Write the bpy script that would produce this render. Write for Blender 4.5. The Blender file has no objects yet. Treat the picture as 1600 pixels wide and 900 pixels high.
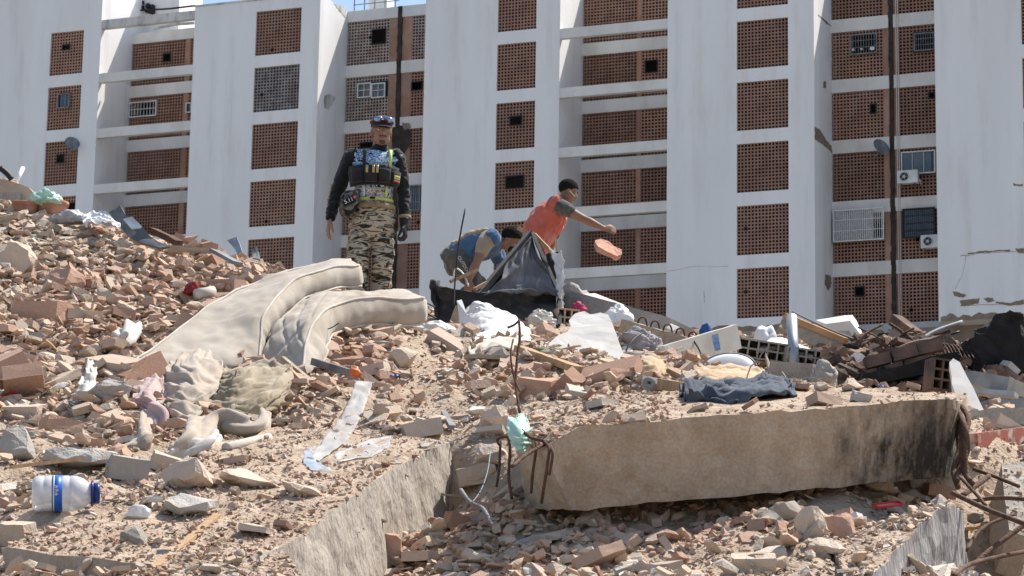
import bpy, bmesh, math, random
import numpy as np
from mathutils import Vector, Matrix, noise, kdtree
from mathutils.bvhtree import BVHTree
random.seed(7); RNG = np.random.default_rng(7)
S = bpy.context.scene
COL = S.collection
# ------------------------------------------------------------------ camera
CAM_Z = 1.6
PITCH, ROLL, FOC = math.radians(10.777), math.radians(.959), 4000.0
_F = Vector((0, math.cos(PITCH), math.sin(PITCH))); _U = Vector((0, -math.sin(PITCH), math.cos(PITCH))); _R = Vector((1, 0, 0))
RIGHT = _R * math.cos(ROLL) + _U * math.sin(ROLL); UP = -_R * math.sin(ROLL) + _U * math.cos(ROLL)
cd = bpy.data.cameras.new('camera'); cam = bpy.data.objects.new('camera', cd); COL.objects.link(cam)
cd.sensor_width = 36.0; cd.lens = 36.0 * FOC / 1600.0; cd.clip_end = 6000; cd.clip_start = .1
m = Matrix((RIGHT, UP, -_F)).transposed().to_4x4(); m.translation = Vector((0, 0, CAM_Z)); cam.matrix_world = m
cd.dof.use_dof = True; cd.dof.focus_distance = 17.0; cd.dof.aperture_fstop = 16.0
S.camera = cam
# ------------------------------------------------------------------ daylight
SUN_EL, SUN_AZ = math.radians(57), math.radians(53)      # azimuth measured from +Y towards +X
W = bpy.data.worlds.new('World'); S.world = W; W.use_nodes = True
wn = W.node_tree.nodes; bg = wn['Background']
sky = wn.new('ShaderNodeTexSky'); sky.sky_type = 'NISHITA'; sky.sun_disc = False
sky.sun_elevation = SUN_EL; sky.sun_rotation = SUN_AZ; sky.altitude = 300; sky.dust_density = 2.0; sky.air_density = 1.0
W.node_tree.links.new(sky.outputs[0], bg.inputs[0]); bg.inputs[1].default_value = .13
sl = bpy.data.lights.new('sun', 'SUN'); sl.energy = 5.0; sl.angle = math.radians(.53); sl.color = (1, .95, .87)
so = bpy.data.objects.new('sun', sl); COL.objects.link(so)
SUND = Vector((math.sin(SUN_AZ) * math.cos(SUN_EL), math.cos(SUN_AZ) * math.cos(SUN_EL), math.sin(SUN_EL)))
so.rotation_euler = (-SUND).to_track_quat('-Z', 'Y').to_euler(); so.location = (30, 30, 60)
S.view_settings.view_transform = 'Standard'; S.view_settings.look = 'None'; S.view_settings.exposure = 0.6; S.view_settings.gamma = 1
S.view_settings.use_curve_mapping = False
S.cycles.max_bounces = 6; S.cycles.diffuse_bounces = 3; S.cycles.transparent_max_bounces = 12
S.cycles.use_denoising = True

def P(px, py, Y):
    """point at world depth Y that stands where the photograph (1600 x 900) shows pixel px, py"""
    d = _F + RIGHT * ((px - 800) / FOC) + UP * ((450 - py) / FOC)
    d = d * (Y / d.y); return Vector((d.x, d.y, d.z + CAM_Z))
# ------------------------------------------------------------------ materials
MATS = {}
def mat(name, col, rough=.85, col2=None, scale=6.0, detail=6.0, bump=0.0, bscale=None, metal=0.0, spec=.3, dirt=None, dscale=1.5, damt=.5,
        alpha=1.0, trans=0.0, coords='Object', stretch=None, sheen=0.0, sss=0.0, ramp=(.35, .65)):
    if name in MATS: return MATS[name]
    M = bpy.data.materials.new(name); M.use_nodes = True; nt = M.node_tree; N = nt.nodes; L = nt.links
    b = N['Principled BSDF']; b.inputs['Roughness'].default_value = rough; b.inputs['Metallic'].default_value = metal
    b.inputs['Specular IOR Level'].default_value = spec
    tc = N.new('ShaderNodeTexCoord'); src = tc.outputs[coords]
    if stretch:
        mp = N.new('ShaderNodeMapping'); mp.inputs['Scale'].default_value = stretch; L.new(src, mp.inputs[0]); src = mp.outputs[0]
    n1 = N.new('ShaderNodeTexNoise'); n1.inputs['Scale'].default_value = scale; n1.inputs['Detail'].default_value = detail; L.new(src, n1.inputs['Vector'])
    cr = N.new('ShaderNodeValToRGB'); cr.color_ramp.elements[0].position = ramp[0]; cr.color_ramp.elements[1].position = ramp[1]
    c2 = col2 or tuple(c * .75 for c in col)
    cr.color_ramp.elements[0].color = (*c2, 1); cr.color_ramp.elements[1].color = (*col, 1)
    L.new(n1.outputs['Fac'], cr.inputs[0]); out = cr.outputs[0]
    if dirt:
        n2 = N.new('ShaderNodeTexNoise'); n2.inputs['Scale'].default_value = dscale; n2.inputs['Detail'].default_value = 8; n2.inputs['Roughness'].default_value = .65
        L.new(src, n2.inputs['Vector'])
        r2 = N.new('ShaderNodeValToRGB'); r2.color_ramp.elements[0].position = .5; r2.color_ramp.elements[1].position = .68
        r2.color_ramp.elements[1].color = (damt, damt, damt, 1); L.new(n2.outputs['Fac'], r2.inputs[0])
        mx = N.new('ShaderNodeMix'); mx.data_type = 'RGBA'; L.new(r2.outputs[0], mx.inputs[0]); L.new(out, mx.inputs[6]); mx.inputs[7].default_value = (*dirt, 1); out = mx.outputs[2]
    L.new(out, b.inputs['Base Color'])
    if bump:
        n3 = N.new('ShaderNodeTexNoise'); n3.inputs['Scale'].default_value = bscale or scale * 4; n3.inputs['Detail'].default_value = 6; L.new(src, n3.inputs['Vector'])
        bp = N.new('ShaderNodeBump'); bp.inputs['Strength'].default_value = bump; bp.inputs['Distance'].default_value = .02
        L.new(n3.outputs['Fac'], bp.inputs['Height']); L.new(bp.outputs[0], b.inputs['Normal'])
    if alpha < 1: b.inputs['Alpha'].default_value = alpha
    if trans: b.inputs['Transmission Weight'].default_value = trans
    if sheen: b.inputs['Sheen Weight'].default_value = sheen
    if sss:
        b.inputs['Subsurface Weight'].default_value = sss; b.inputs['Subsurface Radius'].default_value = (.02, .008, .004)
    MATS[name] = M; return M

def cloth_mat(name, col, col2=None, translucent=.0, rough=.9, **k):
    return mat(name, col, rough, col2, **{**dict(scale=9, bump=.25, bscale=160, sheen=.2, spec=.1), **k})
def tint_mat(name, cols, src='attr', dust=(.48, .38, .285), damt=.62, bump=.7, scale=26):
    """rubble: one clay, mortar or plaster colour for each fragment, with dust on it"""
    M = bpy.data.materials.new(name); M.use_nodes = True; nt = M.node_tree; N = nt.nodes; L = nt.links
    b = N['Principled BSDF']; b.inputs['Roughness'].default_value = .93; b.inputs['Specular IOR Level'].default_value = .12
    if src == 'attr':
        a = N.new('ShaderNodeAttribute'); a.attribute_name = 'tint'; fac = a.outputs['Fac']
    else:
        a = N.new('ShaderNodeObjectInfo'); fac = a.outputs['Random']
    cr = N.new('ShaderNodeValToRGB'); E = cr.color_ramp; E.interpolation = 'LINEAR'
    E.elements[0].color = (*cols[0][1], 1); E.elements[0].position = cols[0][0]
    E.elements[1].color = (*cols[-1][1], 1); E.elements[1].position = cols[-1][0]
    for p, c in cols[1:-1]:
        e = E.elements.new(p); e.color = (*c, 1)
    L.new(fac, cr.inputs[0])
    tc = N.new('ShaderNodeTexCoord')
    n = N.new('ShaderNodeTexNoise'); n.inputs['Scale'].default_value = scale; n.inputs['Detail'].default_value = 7; n.inputs['Roughness'].default_value = .7; L.new(tc.outputs['Object'], n.inputs['Vector'])
    r2 = N.new('ShaderNodeValToRGB'); r2.color_ramp.elements[0].position = .38; r2.color_ramp.elements[1].position = .66; r2.color_ramp.elements[1].color = (damt, damt, damt, 1)
    L.new(n.outputs['Fac'], r2.inputs[0])
    mx = N.new('ShaderNodeMix'); mx.data_type = 'RGBA'; L.new(r2.outputs[0], mx.inputs[0]); L.new(cr.outputs[0], mx.inputs[6]); mx.inputs[7].default_value = (*dust, 1)
    L.new(mx.outputs[2], b.inputs['Base Color'])
    n3 = N.new('ShaderNodeTexNoise'); n3.inputs['Scale'].default_value = 70; n3.inputs['Detail'].default_value = 5; L.new(tc.outputs['Object'], n3.inputs['Vector'])
    bp = N.new('ShaderNodeBump'); bp.inputs['Strength'].default_value = bump; bp.inputs['Distance'].default_value = .012
    L.new(n3.outputs['Fac'], bp.inputs['Height']); L.new(bp.outputs[0], b.inputs['Normal'])
    MATS[name] = M; return M

WHITE_WALL = mat('white_wall_paint', (.80, .785, .765), .9, (.73, .715, .695), scale=.35, detail=9, dirt=(.50, .46, .41), dscale=.8, damt=.30, stretch=(1.6, 1.6, .22), bump=.15, bscale=9)
STAINED_WALL = mat('stained_parapet_paint', (.66, .645, .61), .95, (.5, .48, .45), scale=.6, detail=9, dirt=(.16, .145, .13), dscale=1.6, damt=.85, stretch=(1, 1, .4), bump=.3, bscale=12)
CREAM_WALL = mat('cream_band_paint', (.72, .70, .66), .9, (.62, .60, .56), scale=.7, detail=8, dirt=(.42, .34, .26), dscale=1.0, damt=.3, stretch=(1, 1, .5))
BRICK_SCREEN = mat('clay_screen_block', (.36, .205, .145), .9, (.26, .145, .105), scale=1.1, detail=8, dirt=(.36, .30, .26), dscale=.9, damt=.45)
def tone_by_object(M, lo, hi):
    N = M.node_tree.nodes; L = M.node_tree.links; bs = N['Principled BSDF']; src = bs.inputs['Base Color'].links[0].from_socket; oi = N.new('ShaderNodeObjectInfo'); r = N.new('ShaderNodeMapRange'); r.inputs[3].default_value = lo; r.inputs[4].default_value = hi
    mx = N.new('ShaderNodeMix'); mx.data_type = 'RGBA'; mx.blend_type = 'MULTIPLY'; mx.inputs[0].default_value = 1; L.new(oi.outputs['Random'], r.inputs[0]); L.new(src, mx.inputs[6]); L.new(r.outputs[0], mx.inputs[7]); L.new(mx.outputs[2], bs.inputs['Base Color'])
tone_by_object(BRICK_SCREEN, .85, 1.25)
GREY_SCREEN = mat('grey_painted_screen_block', (.32, .29, .28), .9, (.19, .165, .16), scale=2.2, detail=8, dirt=(.20, .11, .08), dscale=1.6, damt=.3)
BEIGE_SCREEN = mat('limewashed_screen_block', (.42, .37, .33), .9, (.30, .21, .17), scale=1.6, detail=8)
SHADE_IN = mat('painted_room_shade', (.035, .032, .03), .95, scale=1)  # near-black colour stands in for the shade of unlit rooms
JOINT = mat('tarred_joint_filler', (.028, .024, .021), .9, (.06, .045, .035), scale=3, detail=7)
BROWN_WALL = mat('bare_brown_render', (.26, .21, .17), .95, (.16, .12, .095), scale=.8, detail=9, bump=.5, bscale=8)
SCAR = mat('bare_mortar_scar', (.27, .205, .155), .95, (.19, .14, .10), scale=4, bump=.4)
WHITE_METAL = mat('white_enamel', (.74, .74, .72), .5, (.6, .6, .58), scale=3)
GREY_METAL = mat('grey_painted_metal', (.22, .23, .24), .6, (.14, .145, .15), scale=4)
BLACK_METAL = mat('black_iron', (.022, .022, .024), .6, scale=6)
GLASS = mat('dusty_window_glass', (.06, .075, .09), .15, (.10, .115, .13), scale=1.5, spec=.6)
CONC = mat('dusty_concrete', (.41, .355, .295), .93, (.30, .25, .20), scale=5, detail=10, dirt=(.47, .385, .305), dscale=2.2, damt=.7, bump=.6, bscale=34)
DUST = mat('rubble_dust', (.44, .34, .25), .97, (.28, .205, .145), scale=7, detail=11, dirt=(.51, .41, .315), dscale=2.5, damt=.6, bump=1.0, bscale=42)
RUST = mat('rusty_steel', (.155, .09, .06), .85, (.085, .05, .035), scale=22, detail=8, bump=.6, bscale=90, metal=.25)
WOOD = mat('raw_wood', (.46, .31, .18), .85, (.33, .205, .11), scale=4, detail=8, stretch=(1, 12, 1), bump=.2)
CLAYCOLS = [(0, (.25, .125, .082)), (.16, (.39, .225, .155)), (.38, (.49, .335, .245)), (.60, (.51, .40, .305)), (.78, (.44, .365, .285)), (.9, (.36, .33, .29)), (1, (.68, .63, .56))]
RUBBLE = tint_mat('rubble_fragments', CLAYCOLS)
BRICKM = tint_mat('broken_brick', [(0, (.31, .16, .11)), (.35, (.42, .26, .19)), (.7, (.49, .355, .275)), (1, (.53, .435, .35))], 'obj', damt=.5)
CHUNKM = tint_mat('broken_concrete', [(0, (.30, .285, .265)), (.45, (.42, .375, .32)), (1, (.50, .41, .325))], 'obj', damt=.55)
PLASTERM = tint_mat('broken_plaster', [(0, (.55, .45, .37)), (.5, (.62, .55, .47)), (1, (.72, .69, .64))], 'obj', damt=.3)
# ------------------------------------------------------------------ mesh helpers
class MB:
    def __init__(s): s.v = []; s.f = []; s.m = []
    def add(s, vs, fs, mi=0):
        o = len(s.v); s.v += [tuple(v) for v in vs]; s.f += [tuple(i + o for i in f) for f in fs]; s.m += [mi] * len(fs)
    def box(s, c, size, rot=None, mi=0):
        x, y, z = (k / 2 for k in size); R = rot or Matrix.Identity(3); c = Vector(c)
        vs = [c + R @ Vector((a * x, b * y, d * z)) for d in (-1, 1) for b in (-1, 1) for a in (-1, 1)]
        s.add(vs, [(0, 2, 3, 1), (4, 5, 7, 6), (0, 1, 5, 4), (2, 6, 7, 3), (0, 4, 6, 2), (1, 3, 7, 5)], mi)
    def quad(s, a, b, c, d, mi=0): s.add([a, b, c, d], [(0, 1, 2, 3)], mi)
    def prism(s, poly, off, mi=0):
        """polygon of 3D points pushed along the vector off"""
        n = len(poly); off = Vector(off); a = [Vector(p) for p in poly]
        s.add(a + [p + off for p in a], [tuple(range(n))[::-1], tuple(range(n, 2 * n))] + [(i, (i + 1) % n, n + (i + 1) % n, n + i) for i in range(n)], mi)
    def tube(s, pts, r, seg=6, mi=0, cap=True):
        pts = [Vector(p) for p in pts]; n = len(pts); rs = r if isinstance(r, (list, tuple)) else [r] * n
        vs = []; u = None
        for i, p in enumerate(pts):
            t = (pts[min(i + 1, n - 1)] - pts[max(i - 1, 0)]).normalized()
            if u is None: u = t.orthogonal().normalized()
            u = (u - t * u.dot(t)).normalized(); w = t.cross(u)
            for k in range(seg):
                a = 2 * math.pi * k / seg; vs.append(p + (u * math.cos(a) + w * math.sin(a)) * rs[i])
        fs = [(i * seg + k, i * seg + (k + 1) % seg, (i + 1) * seg + (k + 1) % seg, (i + 1) * seg + k) for i in range(n - 1) for k in range(seg)]
        if cap: fs += [tuple(range(seg))[::-1], tuple(range((n - 1) * seg, n * seg))]
        s.add(vs, fs, mi)
    def lathe(s, prof, seg=20, M=None, mi=0, cap=True):
        M = M or Matrix.Identity(4); n = len(prof)
        vs = [M @ Vector((r * math.cos(2 * math.pi * k / seg), r * math.sin(2 * math.pi * k / seg), z)) for r, z in prof for k in range(seg)]
        fs = [(i * seg + k, i * seg + (k + 1) % seg, (i + 1) * seg + (k + 1) % seg, (i + 1) * seg + k) for i in range(n - 1) for k in range(seg)]
        if cap: fs += [tuple(range(seg))[::-1], tuple(range((n - 1) * seg, n * seg))]
        s.add(vs, fs, mi)
    def hull(s, pts, mi=0):
        bm = bmesh.new(); [bm.verts.new(p) for p in pts]
        r = bmesh.ops.convex_hull(bm, input=bm.verts); bmesh.ops.delete(bm, geom=[g for g in r['geom_interior'] if isinstance(g, bmesh.types.BMVert)], context='VERTS')
        bm.verts.index_update(); s.add([v.co.copy() for v in bm.verts], [[v.index for v in f.verts] for f in bm.faces], mi); bm.free()
    def mesh(s, name, mats):
        me = bpy.data.meshes.new(name); me.from_pydata(s.v, [], s.f); mats = mats if isinstance(mats, (list, tuple)) else [mats]
        for x in mats: me.materials.append(x)
        if len(mats) > 1: me.polygons.foreach_set('material_index', s.m)
        me.update(); return me
    def build(s, name, mats, parent=None, smooth=False, **tags):
        return obj(name, s.mesh(name, mats), parent, smooth, **tags)
def tag(o, label=None, cat=None, group=None, kind=None):
    for k, v in (('label', label), ('category', cat), ('group', group), ('kind', kind)):
        if v: o[k] = v
    return o
def obj(name, me, parent=None, smooth=False, **tags):
    o = bpy.data.objects.new(name, me); COL.objects.link(o); o.parent = parent
    if smooth and me: me.shade_smooth()
    return tag(o, **tags)
def empty(name, loc, rz=0, **tags):
    o = bpy.data.objects.new(name, None); COL.objects.link(o); o.location = loc; o.rotation_euler = (0, 0, rz); o.empty_display_size = .2
    return tag(o, **tags)
def fbm(p, sc, octv=4): return noise.fractal(Vector(p) * sc, 1.0, 2.0, octv)
def bevel(o, w, seg=2):
    md = o.modifiers.new('bevel', 'BEVEL'); md.width = w; md.segments = seg; md.limit_method = 'ANGLE'; return o
def roughen(me, amp, sc, octv=4, seed=0.0):
    for v in me.vertices:
        p = v.co; q = Vector((p.x + seed, p.y, p.z)); v.co = p + noise.noise_vector(q * sc) * amp + noise.noise_vector(q * sc * 2.7) * amp * .4
    me.update()
def subdivided(mb, cuts, name, mats):
    me = mb.mesh(name, mats); bm = bmesh.new(); bm.from_mesh(me); bmesh.ops.remove_doubles(bm, verts=bm.verts, dist=1e-4)
    bmesh.ops.recalc_face_normals(bm, faces=bm.faces)
    bmesh.ops.subdivide_edges(bm, edges=bm.edges, cuts=cuts, use_grid_fill=True); bm.to_mesh(me); bm.free(); return me
# ------------------------------------------------------------------ ground
b = MB(); b.quad((-2500, -300, 0), (2500, -300, 0), (2500, 3500, 0), (-2500, 3500, 0))
b.build('ground', mat('city_ground', (.30, .27, .23), .95, (.22, .20, .17), scale=.3, detail=9), kind='structure', label='dusty open ground around the collapsed block')
# ------------------------------------------------------------------ apartment blocks (s along the facade, n out towards the viewer, z up)
FA, FD = math.radians(21.82), 113.511
FEX = Vector((math.cos(FA), -math.sin(FA), 0)); FEN = Vector((-math.sin(FA), -math.cos(FA), 0)); FO = Vector((0, FD, 0))
ZT, HS, HP = 35.872 + CAM_Z, 2.8, 2.2            # top of the uppermost screens, storey height, screen height
ZROOF, ZBOT, NB = 36.42 + CAM_Z, 19.1 + CAM_Z, -3.0; ZROOF_ = ZROOF
CELL = .157
def FPX(px, py, n):
    d = _F + RIGHT * ((px - 800) / FOC) + UP * ((450 - py) / FOC); t = (FO + FEN * n).dot(FEN) / d.dot(FEN); q = d * t - FO
    return q.dot(FEX), q.z + CAM_Z
def fpos(s, n, z): return FO + FEX * s + FEN * n + Vector((0, 0, z))
class Block:
    def __init__(B, s0, label): B.s0 = s0; B.e = empty('apartment_building', fpos(s0, 0, 0), -FA, label=label, cat='building', group='apartment blocks behind the rubble')
    def L(B, s, n, z): return Vector((s - B.s0, -n, z))
    def slab(B, name, s, n, z, m):
        b = MB(); c = B.L((s[0] + s[1]) / 2, (n[0] + n[1]) / 2, (z[0] + z[1]) / 2); b.box(c, (s[1] - s[0], abs(n[1] - n[0]), z[1] - z[0])); return b.build(name, m, B.e)
LATC = {}
def lattice_mesh(nx, ny, cw, ch, holes, m):
    var = random.randrange(3); key = (nx, ny, round(cw, 3), round(ch, 3), tuple(holes), m.name, var)
    if key in LATC: return LATC[key]
    V = []; Fc = []; vid = {}
    def v(x, y, z):
        k = (round(x, 4), round(y, 4), round(z, 4))
        if k not in vid: vid[k] = len(V); V.append(k)
        return vid[k]
    w, dep = .31, .055
    jit = random.Random(len(LATC)); holes = list(holes)
    for _ in range(max(0, jit.randint(-3, 1))): i_, j_ = jit.randrange(1, nx - 1), jit.randrange(1, ny - 1); holes.append((i_, j_, i_ + 1, j_ + 1))
    for i in range(nx):
        for j in range(ny):
            if any(a <= i < c and b_ <= j < d for a, b_, c, d in holes): continue
            x0, x1, z0, z1 = i * cw, (i + 1) * cw, -(j + 1) * ch, -j * ch
            t = w + jit.uniform(-.03, .03)
            a0, a1, c0, c1 = x0 + cw * t * .55, x1 - cw * t * .55, z0 + ch * t * .5, z1 - ch * t * .6
            o = [v(x0, 0, z0), v(x1, 0, z0), v(x1, 0, z1), v(x0, 0, z1)]
            q = [v(a0, 0, c0), v(a1, 0, c0), v(a1, 0, c1), v(a0, 0, c1)]
            r = [v(a0, dep, c0), v(a1, dep, c0), v(a1, dep, c1), v(a0, dep, c1)]
            for k in range(4):
                k2 = (k + 1) % 4; Fc.append((o[k], o[k2], q[k2], q[k])); Fc.append((q[k], q[k2], r[k2], r[k]))
    me = bpy.data.meshes.new('brick_screen'); me.from_pydata(V, [], Fc); me.materials.append(m); me.update(); LATC[key] = me; return me
def screen(B, s0, s1, ztop, n, h=HP, holes_px=(), m=None):
    """perforated clay block screen with rectangular openings knocked through it; holes given as facade rectangles"""
    nx = max(2, round((s1 - s0) / CELL)); ny = max(2, round(h / CELL)); cw, ch = (s1 - s0) / nx, h / ny; hs = []; rects = []
    for (a, zt, c, zb) in holes_px:
        i0, i1 = max(0, round((a - s0) / cw)), min(nx, max(round((c - s0) / cw), round((a - s0) / cw) + 1)); j0, j1 = max(0, round((ztop - zt) / ch)), min(ny, round((ztop - zb) / ch))
        hs.append((i0, j0, i1, j1)); rects.append((s0 + i0 * cw, ztop - j0 * ch, s0 + i1 * cw, ztop - j1 * ch))
    o = obj('brick_screen', lattice_mesh(nx, ny, cw, ch, hs, m or BRICK_SCREEN), B.e); o.location = B.L(s0, n, ztop)
    return rects
def wall_front(B, name, s0, s1, z0, z1, n, openings, m, depth=.14):
    """front wall with rectangular openings and their reveals"""
    xs = sorted({s0, s1, *[k for o in openings for k in (o[0], o[2])]}); zs = sorted({z0, z1, *[k for o in openings for k in (o[1], o[3])]})
    b = MB()
    for i in range(len(xs) - 1):
        for j in range(len(zs) - 1):
            cx, cz = (xs[i] + xs[i + 1]) / 2, (zs[j] + zs[j + 1]) / 2
            if any(o[0] < cx < o[2] and o[1] < cz < o[3] for o in openings): continue
            b.quad(B.L(xs[i], n, zs[j]), B.L(xs[i + 1], n, zs[j]), B.L(xs[i + 1], n, zs[j + 1]), B.L(xs[i], n, zs[j + 1]))
    for o in openings:
        c = [(o[0], o[1]), (o[2], o[1]), (o[2], o[3]), (o[0], o[3])]
        for k in range(4):
            (a, z), (a2, z2) = c[k], c[(k + 1) % 4]
            b.quad(B.L(a, n, z), B.L(a2, n, z2), B.L(a2, n - depth, z2), B.L(a, n - depth, z))
    return b, b.build(name, m, B.e)
def bar_window(B, r, n, m, bars=7, rails=2, pane=None, name='window'):
    """framed opening; r = (s0, ztop, s1, zbot)"""
    s0, zt, s1, zb = r; b = MB(); t = .05
    for (a, c, z_, w) in ((s0, s1, zt - t / 2, t), (s0, s1, zb + t / 2, t)): b.box(B.L((a + c) / 2, n, z_), (c - a, .09, w))
    for a in (s0 + t / 2, s1 - t / 2): b.box(B.L(a, n, (zt + zb) / 2), (t, .088, zt - zb))
    w = b.build(name, m, B.e)
    if bars:
        b = MB()
        for k in range(1, bars): b.box(B.L(s0 + (s1 - s0) * k / bars, n + .03, (zt + zb) / 2), (.022, .022, zt - zb - .1))
        for k in range(1, rails): b.box(B.L((s0 + s1) / 2, n + .045, zb + (zt - zb) * k / rails), (s1 - s0 - .1, .015, .025))
        b.build('grille', m, w)
    if pane:
        b = MB(); b.box(B.L((s0 + s1) / 2, n - .05, (zt + zb) / 2), (s1 - s0 - .1, .01, zt - zb - .1)); b.build('pane', pane, w)
    return w
def R_(px0, py0, px1, py1, n):
    a, z1 = FPX(px0, py0, n); c, z0 = FPX(px1, py1, n); return (a, z1, c, z0)
def zt(k): return ZT - HS * k
def tower(B, s0, s1, ls0, ls1, floors, right_side=True, holes={}, mats={}, up=0.0):
    ZROOF = ZROOF_ + up
    ops = [(ls0, zt(k) - HP, ls1, zt(k)) for k in range(-0, 6)]
    b, w = wall_front(B, 'tower_wall', s0, s1, ZBOT, ZROOF, 0, ops, WHITE_WALL)
    b = MB()                                                       # flanks, roof and underside of the tower
    for s in (s0, s1): b.quad(B.L(s, 0, ZBOT), B.L(s, -9, ZBOT), B.L(s, -9, ZROOF), B.L(s, 0, ZROOF))
    b.quad(B.L(s0, 0, ZROOF), B.L(s1, 0, ZROOF), B.L(s1, -9, ZROOF), B.L(s0, -9, ZROOF)); b.quad(B.L(s0, 0, ZBOT), B.L(s1, 0, ZBOT), B.L(s1, -9, ZBOT), B.L(s0, -9, ZBOT))
    b.build('tower_flank', WHITE_WALL, B.e)
    B.slab('interior_shade_wall', (ls0 - .5, ls1 + .5), (-.8, -.85), (ZBOT + .05, ZROOF - .05), SHADE_IN)  # backing sheet with room shade painted in, keeps the screen holes black
    for k in floors:
        B.slab('floor_slab', (ls0 - .3, ls1 + .3), (-.16, -.78), (zt(k) - HS + .03, zt(k) - HP - .03), SHADE_IN)  # floor edges carry the same painted room shade
        rs = screen(B, ls0 + .005, ls1 - .005, zt(k) - .005, -.07, HP - .01, holes.get(k, ()), mats.get(k))
        for r in rs: bar_window(B, r, -.09, BLACK_METAL, 0)
    # rain-stained coping along the roof edge
    B.slab('coping', (s0 - .02, s1 + .02), (.035, -.3), (ZROOF + .003, ZROOF + .10), STAINED_WALL)
def back_wall(B, s0, s1, floors, screens, holes={}, mats={}, piers=()):
    """set-back wall between towers: white slab bands with clay screens between them"""
    for k in range(0, 7):
        top = ZROOF - .004 if k == 0 else zt(k) + (HS - HP)
        bb = B.slab('slab_band', (s0, s1), (NB, NB - .3), (zt(k), top), CREAM_WALL)
    B.slab('interior_shade_wall', (s0 - .3, s1 + .3), (NB - 1.1, NB - 1.15), (ZBOT, ZROOF - .02), SHADE_IN)  # dark sheet paints the unlit rooms behind the set-back screens
    B.slab('roof_deck', (s0, s1), (NB - .31, NB - 6), (ZROOF - .2, ZROOF - .01), CREAM_WALL)
    for k in floors:
        for i, (a, c) in enumerate(screens):
            rs = screen(B, a, c, zt(k) - .003, NB - .05, HP - .006, holes.get((k, i), ()), mats.get((k, i)))
            for r in rs: bar_window(B, r, NB - .06, BLACK_METAL, 0)
        for (a, c) in piers:
            B.slab('brick_pier', (a, c), (NB - .045, NB - .25), (zt(k) - HP + .002, zt(k) - .002), BRICK_SCREEN)
def front_beams(B, s0, s1, floors):
    for k in floors:
        z1 = zt(k) - HP - .12
        o = B.slab('balcony_beam', (s0, s1), (-.02, -.30), (z1 - .46, z1), CREAM_WALL)

J1, J2 = -7.25, 16.8
BL = Block(-19, 'white apartment block on the left with roof-level open frame and stair tower')
BC = Block(4.5, 'wide white apartment block in the middle between two dark joints')
BR = Block(24, 'white apartment block at the right edge with cracked wall')
# ---- left block
tower(BL, -40, -22.05, -24.91, -23.03, range(0, 6), holes={0: [R_(97, 68, 108, 77, 0)], 1: [R_(90, 147, 108, 168, 0)], 2: [R_(88, 241, 100, 255, 0)], 3: [R_(106, 318, 120, 330, 0)]}, up=3.2)
tower(BL, -16.83, -10.07, -13.48, -11.06, range(0, 6), mats={1: GREY_SCREEN})
back_wall(BL, -22.05, -16.83, range(0, 5), [(-22.0, -19.0), (-18.72, -16.9)],
          holes={(0, 0): [R_(254, 83, 268, 98, NB)], (1, 1): [R_(281, 161, 300, 176, NB)], (1, 0): [R_(205, 162, 243, 180, NB)]}, piers=[(-18.99, -18.73)])
front_beams(BL, -22.05, -16.83, range(0, 5))
BL.slab('roof_beam', (-22.05, -16.83), (-.02, -.35), (35.86 + CAM_Z, 36.28 + CAM_Z), STAINED_WALL)
back_wall(BL, -10.07, J1 - .11, range(0, 6), [(-10.02, -7.82)], holes={(0, 0): [R_(582, 46, 601, 66, NB)], (1, 0): [R_(559, 132, 603, 152, NB)], (2, 0): [R_(560, 222, 585, 232, NB)]},
          mats={(0, 0): BEIGE_SCREEN, (1, 0): BEIGE_SCREEN}, piers=[(-7.81, J1 - .11)])
# ---- middle block
tower(BC, -4.58, 2.15, -.93, .98, range(0, 6), holes={2: [R_(795, 181, 816, 196, 0)], 3: [R_(789, 274, 819, 291, 0)]})
tower(BC, 7.32, 14.07, 10.55, 12.9, range(0, 6))
back_wall(BC, J1 + .11, -4.58, range(0, 6), [(-6.6, -4.6)], holes={(1, 0): [R_(640, 128, 661, 140, NB)], (3, 0): [R_(630, 292, 656, 328, NB)]}, mats={(0, 0): BEIGE_SCREEN}, piers=[(J1 + .11, -6.61)])
back_wall(BC, 2.15, 7.32, range(0, 6), [(2.2, 4.82), (5.05, 7.3)], holes={(1, 1): [R_(1007, 95, 1029, 111, NB)]}, piers=[(4.83, 5.04)])
front_beams(BC, 2.15, 7.32, range(-1, 6))
back_wall(BC, 14.07, J2 - .10, range(0, 6), [(14.12, 16.42)], holes={(1, 0): [R_(1329, 55, 1371, 83, NB)], (2, 0): [R_(1360, 161, 1372, 176, NB)], (4, 0): [R_(1368, 348, 1382, 371, NB)], (5, 0): [R_(1336, 448, 1353, 461, NB)]},
          piers=[(16.43, J2 - .10)])
# ---- right block
tower(BR, 19.42, 46, 23.15, 25.0, range(0, 6))
back_wall(BR, J2 + .10, 19.42, range(0, 6), [(17.15, 19.4)], holes={(1, 0): [R_(1428, 53, 1459, 78, NB)], (2, 0): [R_(1449, 142, 1460, 152, NB)], (3, 0): [R_(1408, 238, 1460, 270, NB)], (4, 0): [R_(1411, 328, 1460, 371, NB)]}, piers=[(J2 + .10, 17.14)])
# dark movement joints between the blocks
for B, j, w in ((BL, J1, .11), (BC, J2, .095)):
    b = MB(); n = 60; rr = random.Random(3)
    for k in range(n):
        z0 = ZBOT + (ZROOF - ZBOT) * k / n; z1 = ZBOT + (ZROOF - ZBOT) * (k + 1) / n; dw = rr.uniform(-.02, .035); b.box(B.L(j + rr.uniform(-.02, .02), NB - .16, (z0 + z1) / 2), (2 * w + dw, .36 + rr.uniform(0, .02), z1 - z0))
    b.build('movement_joint', JOINT, B.e)
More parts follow.
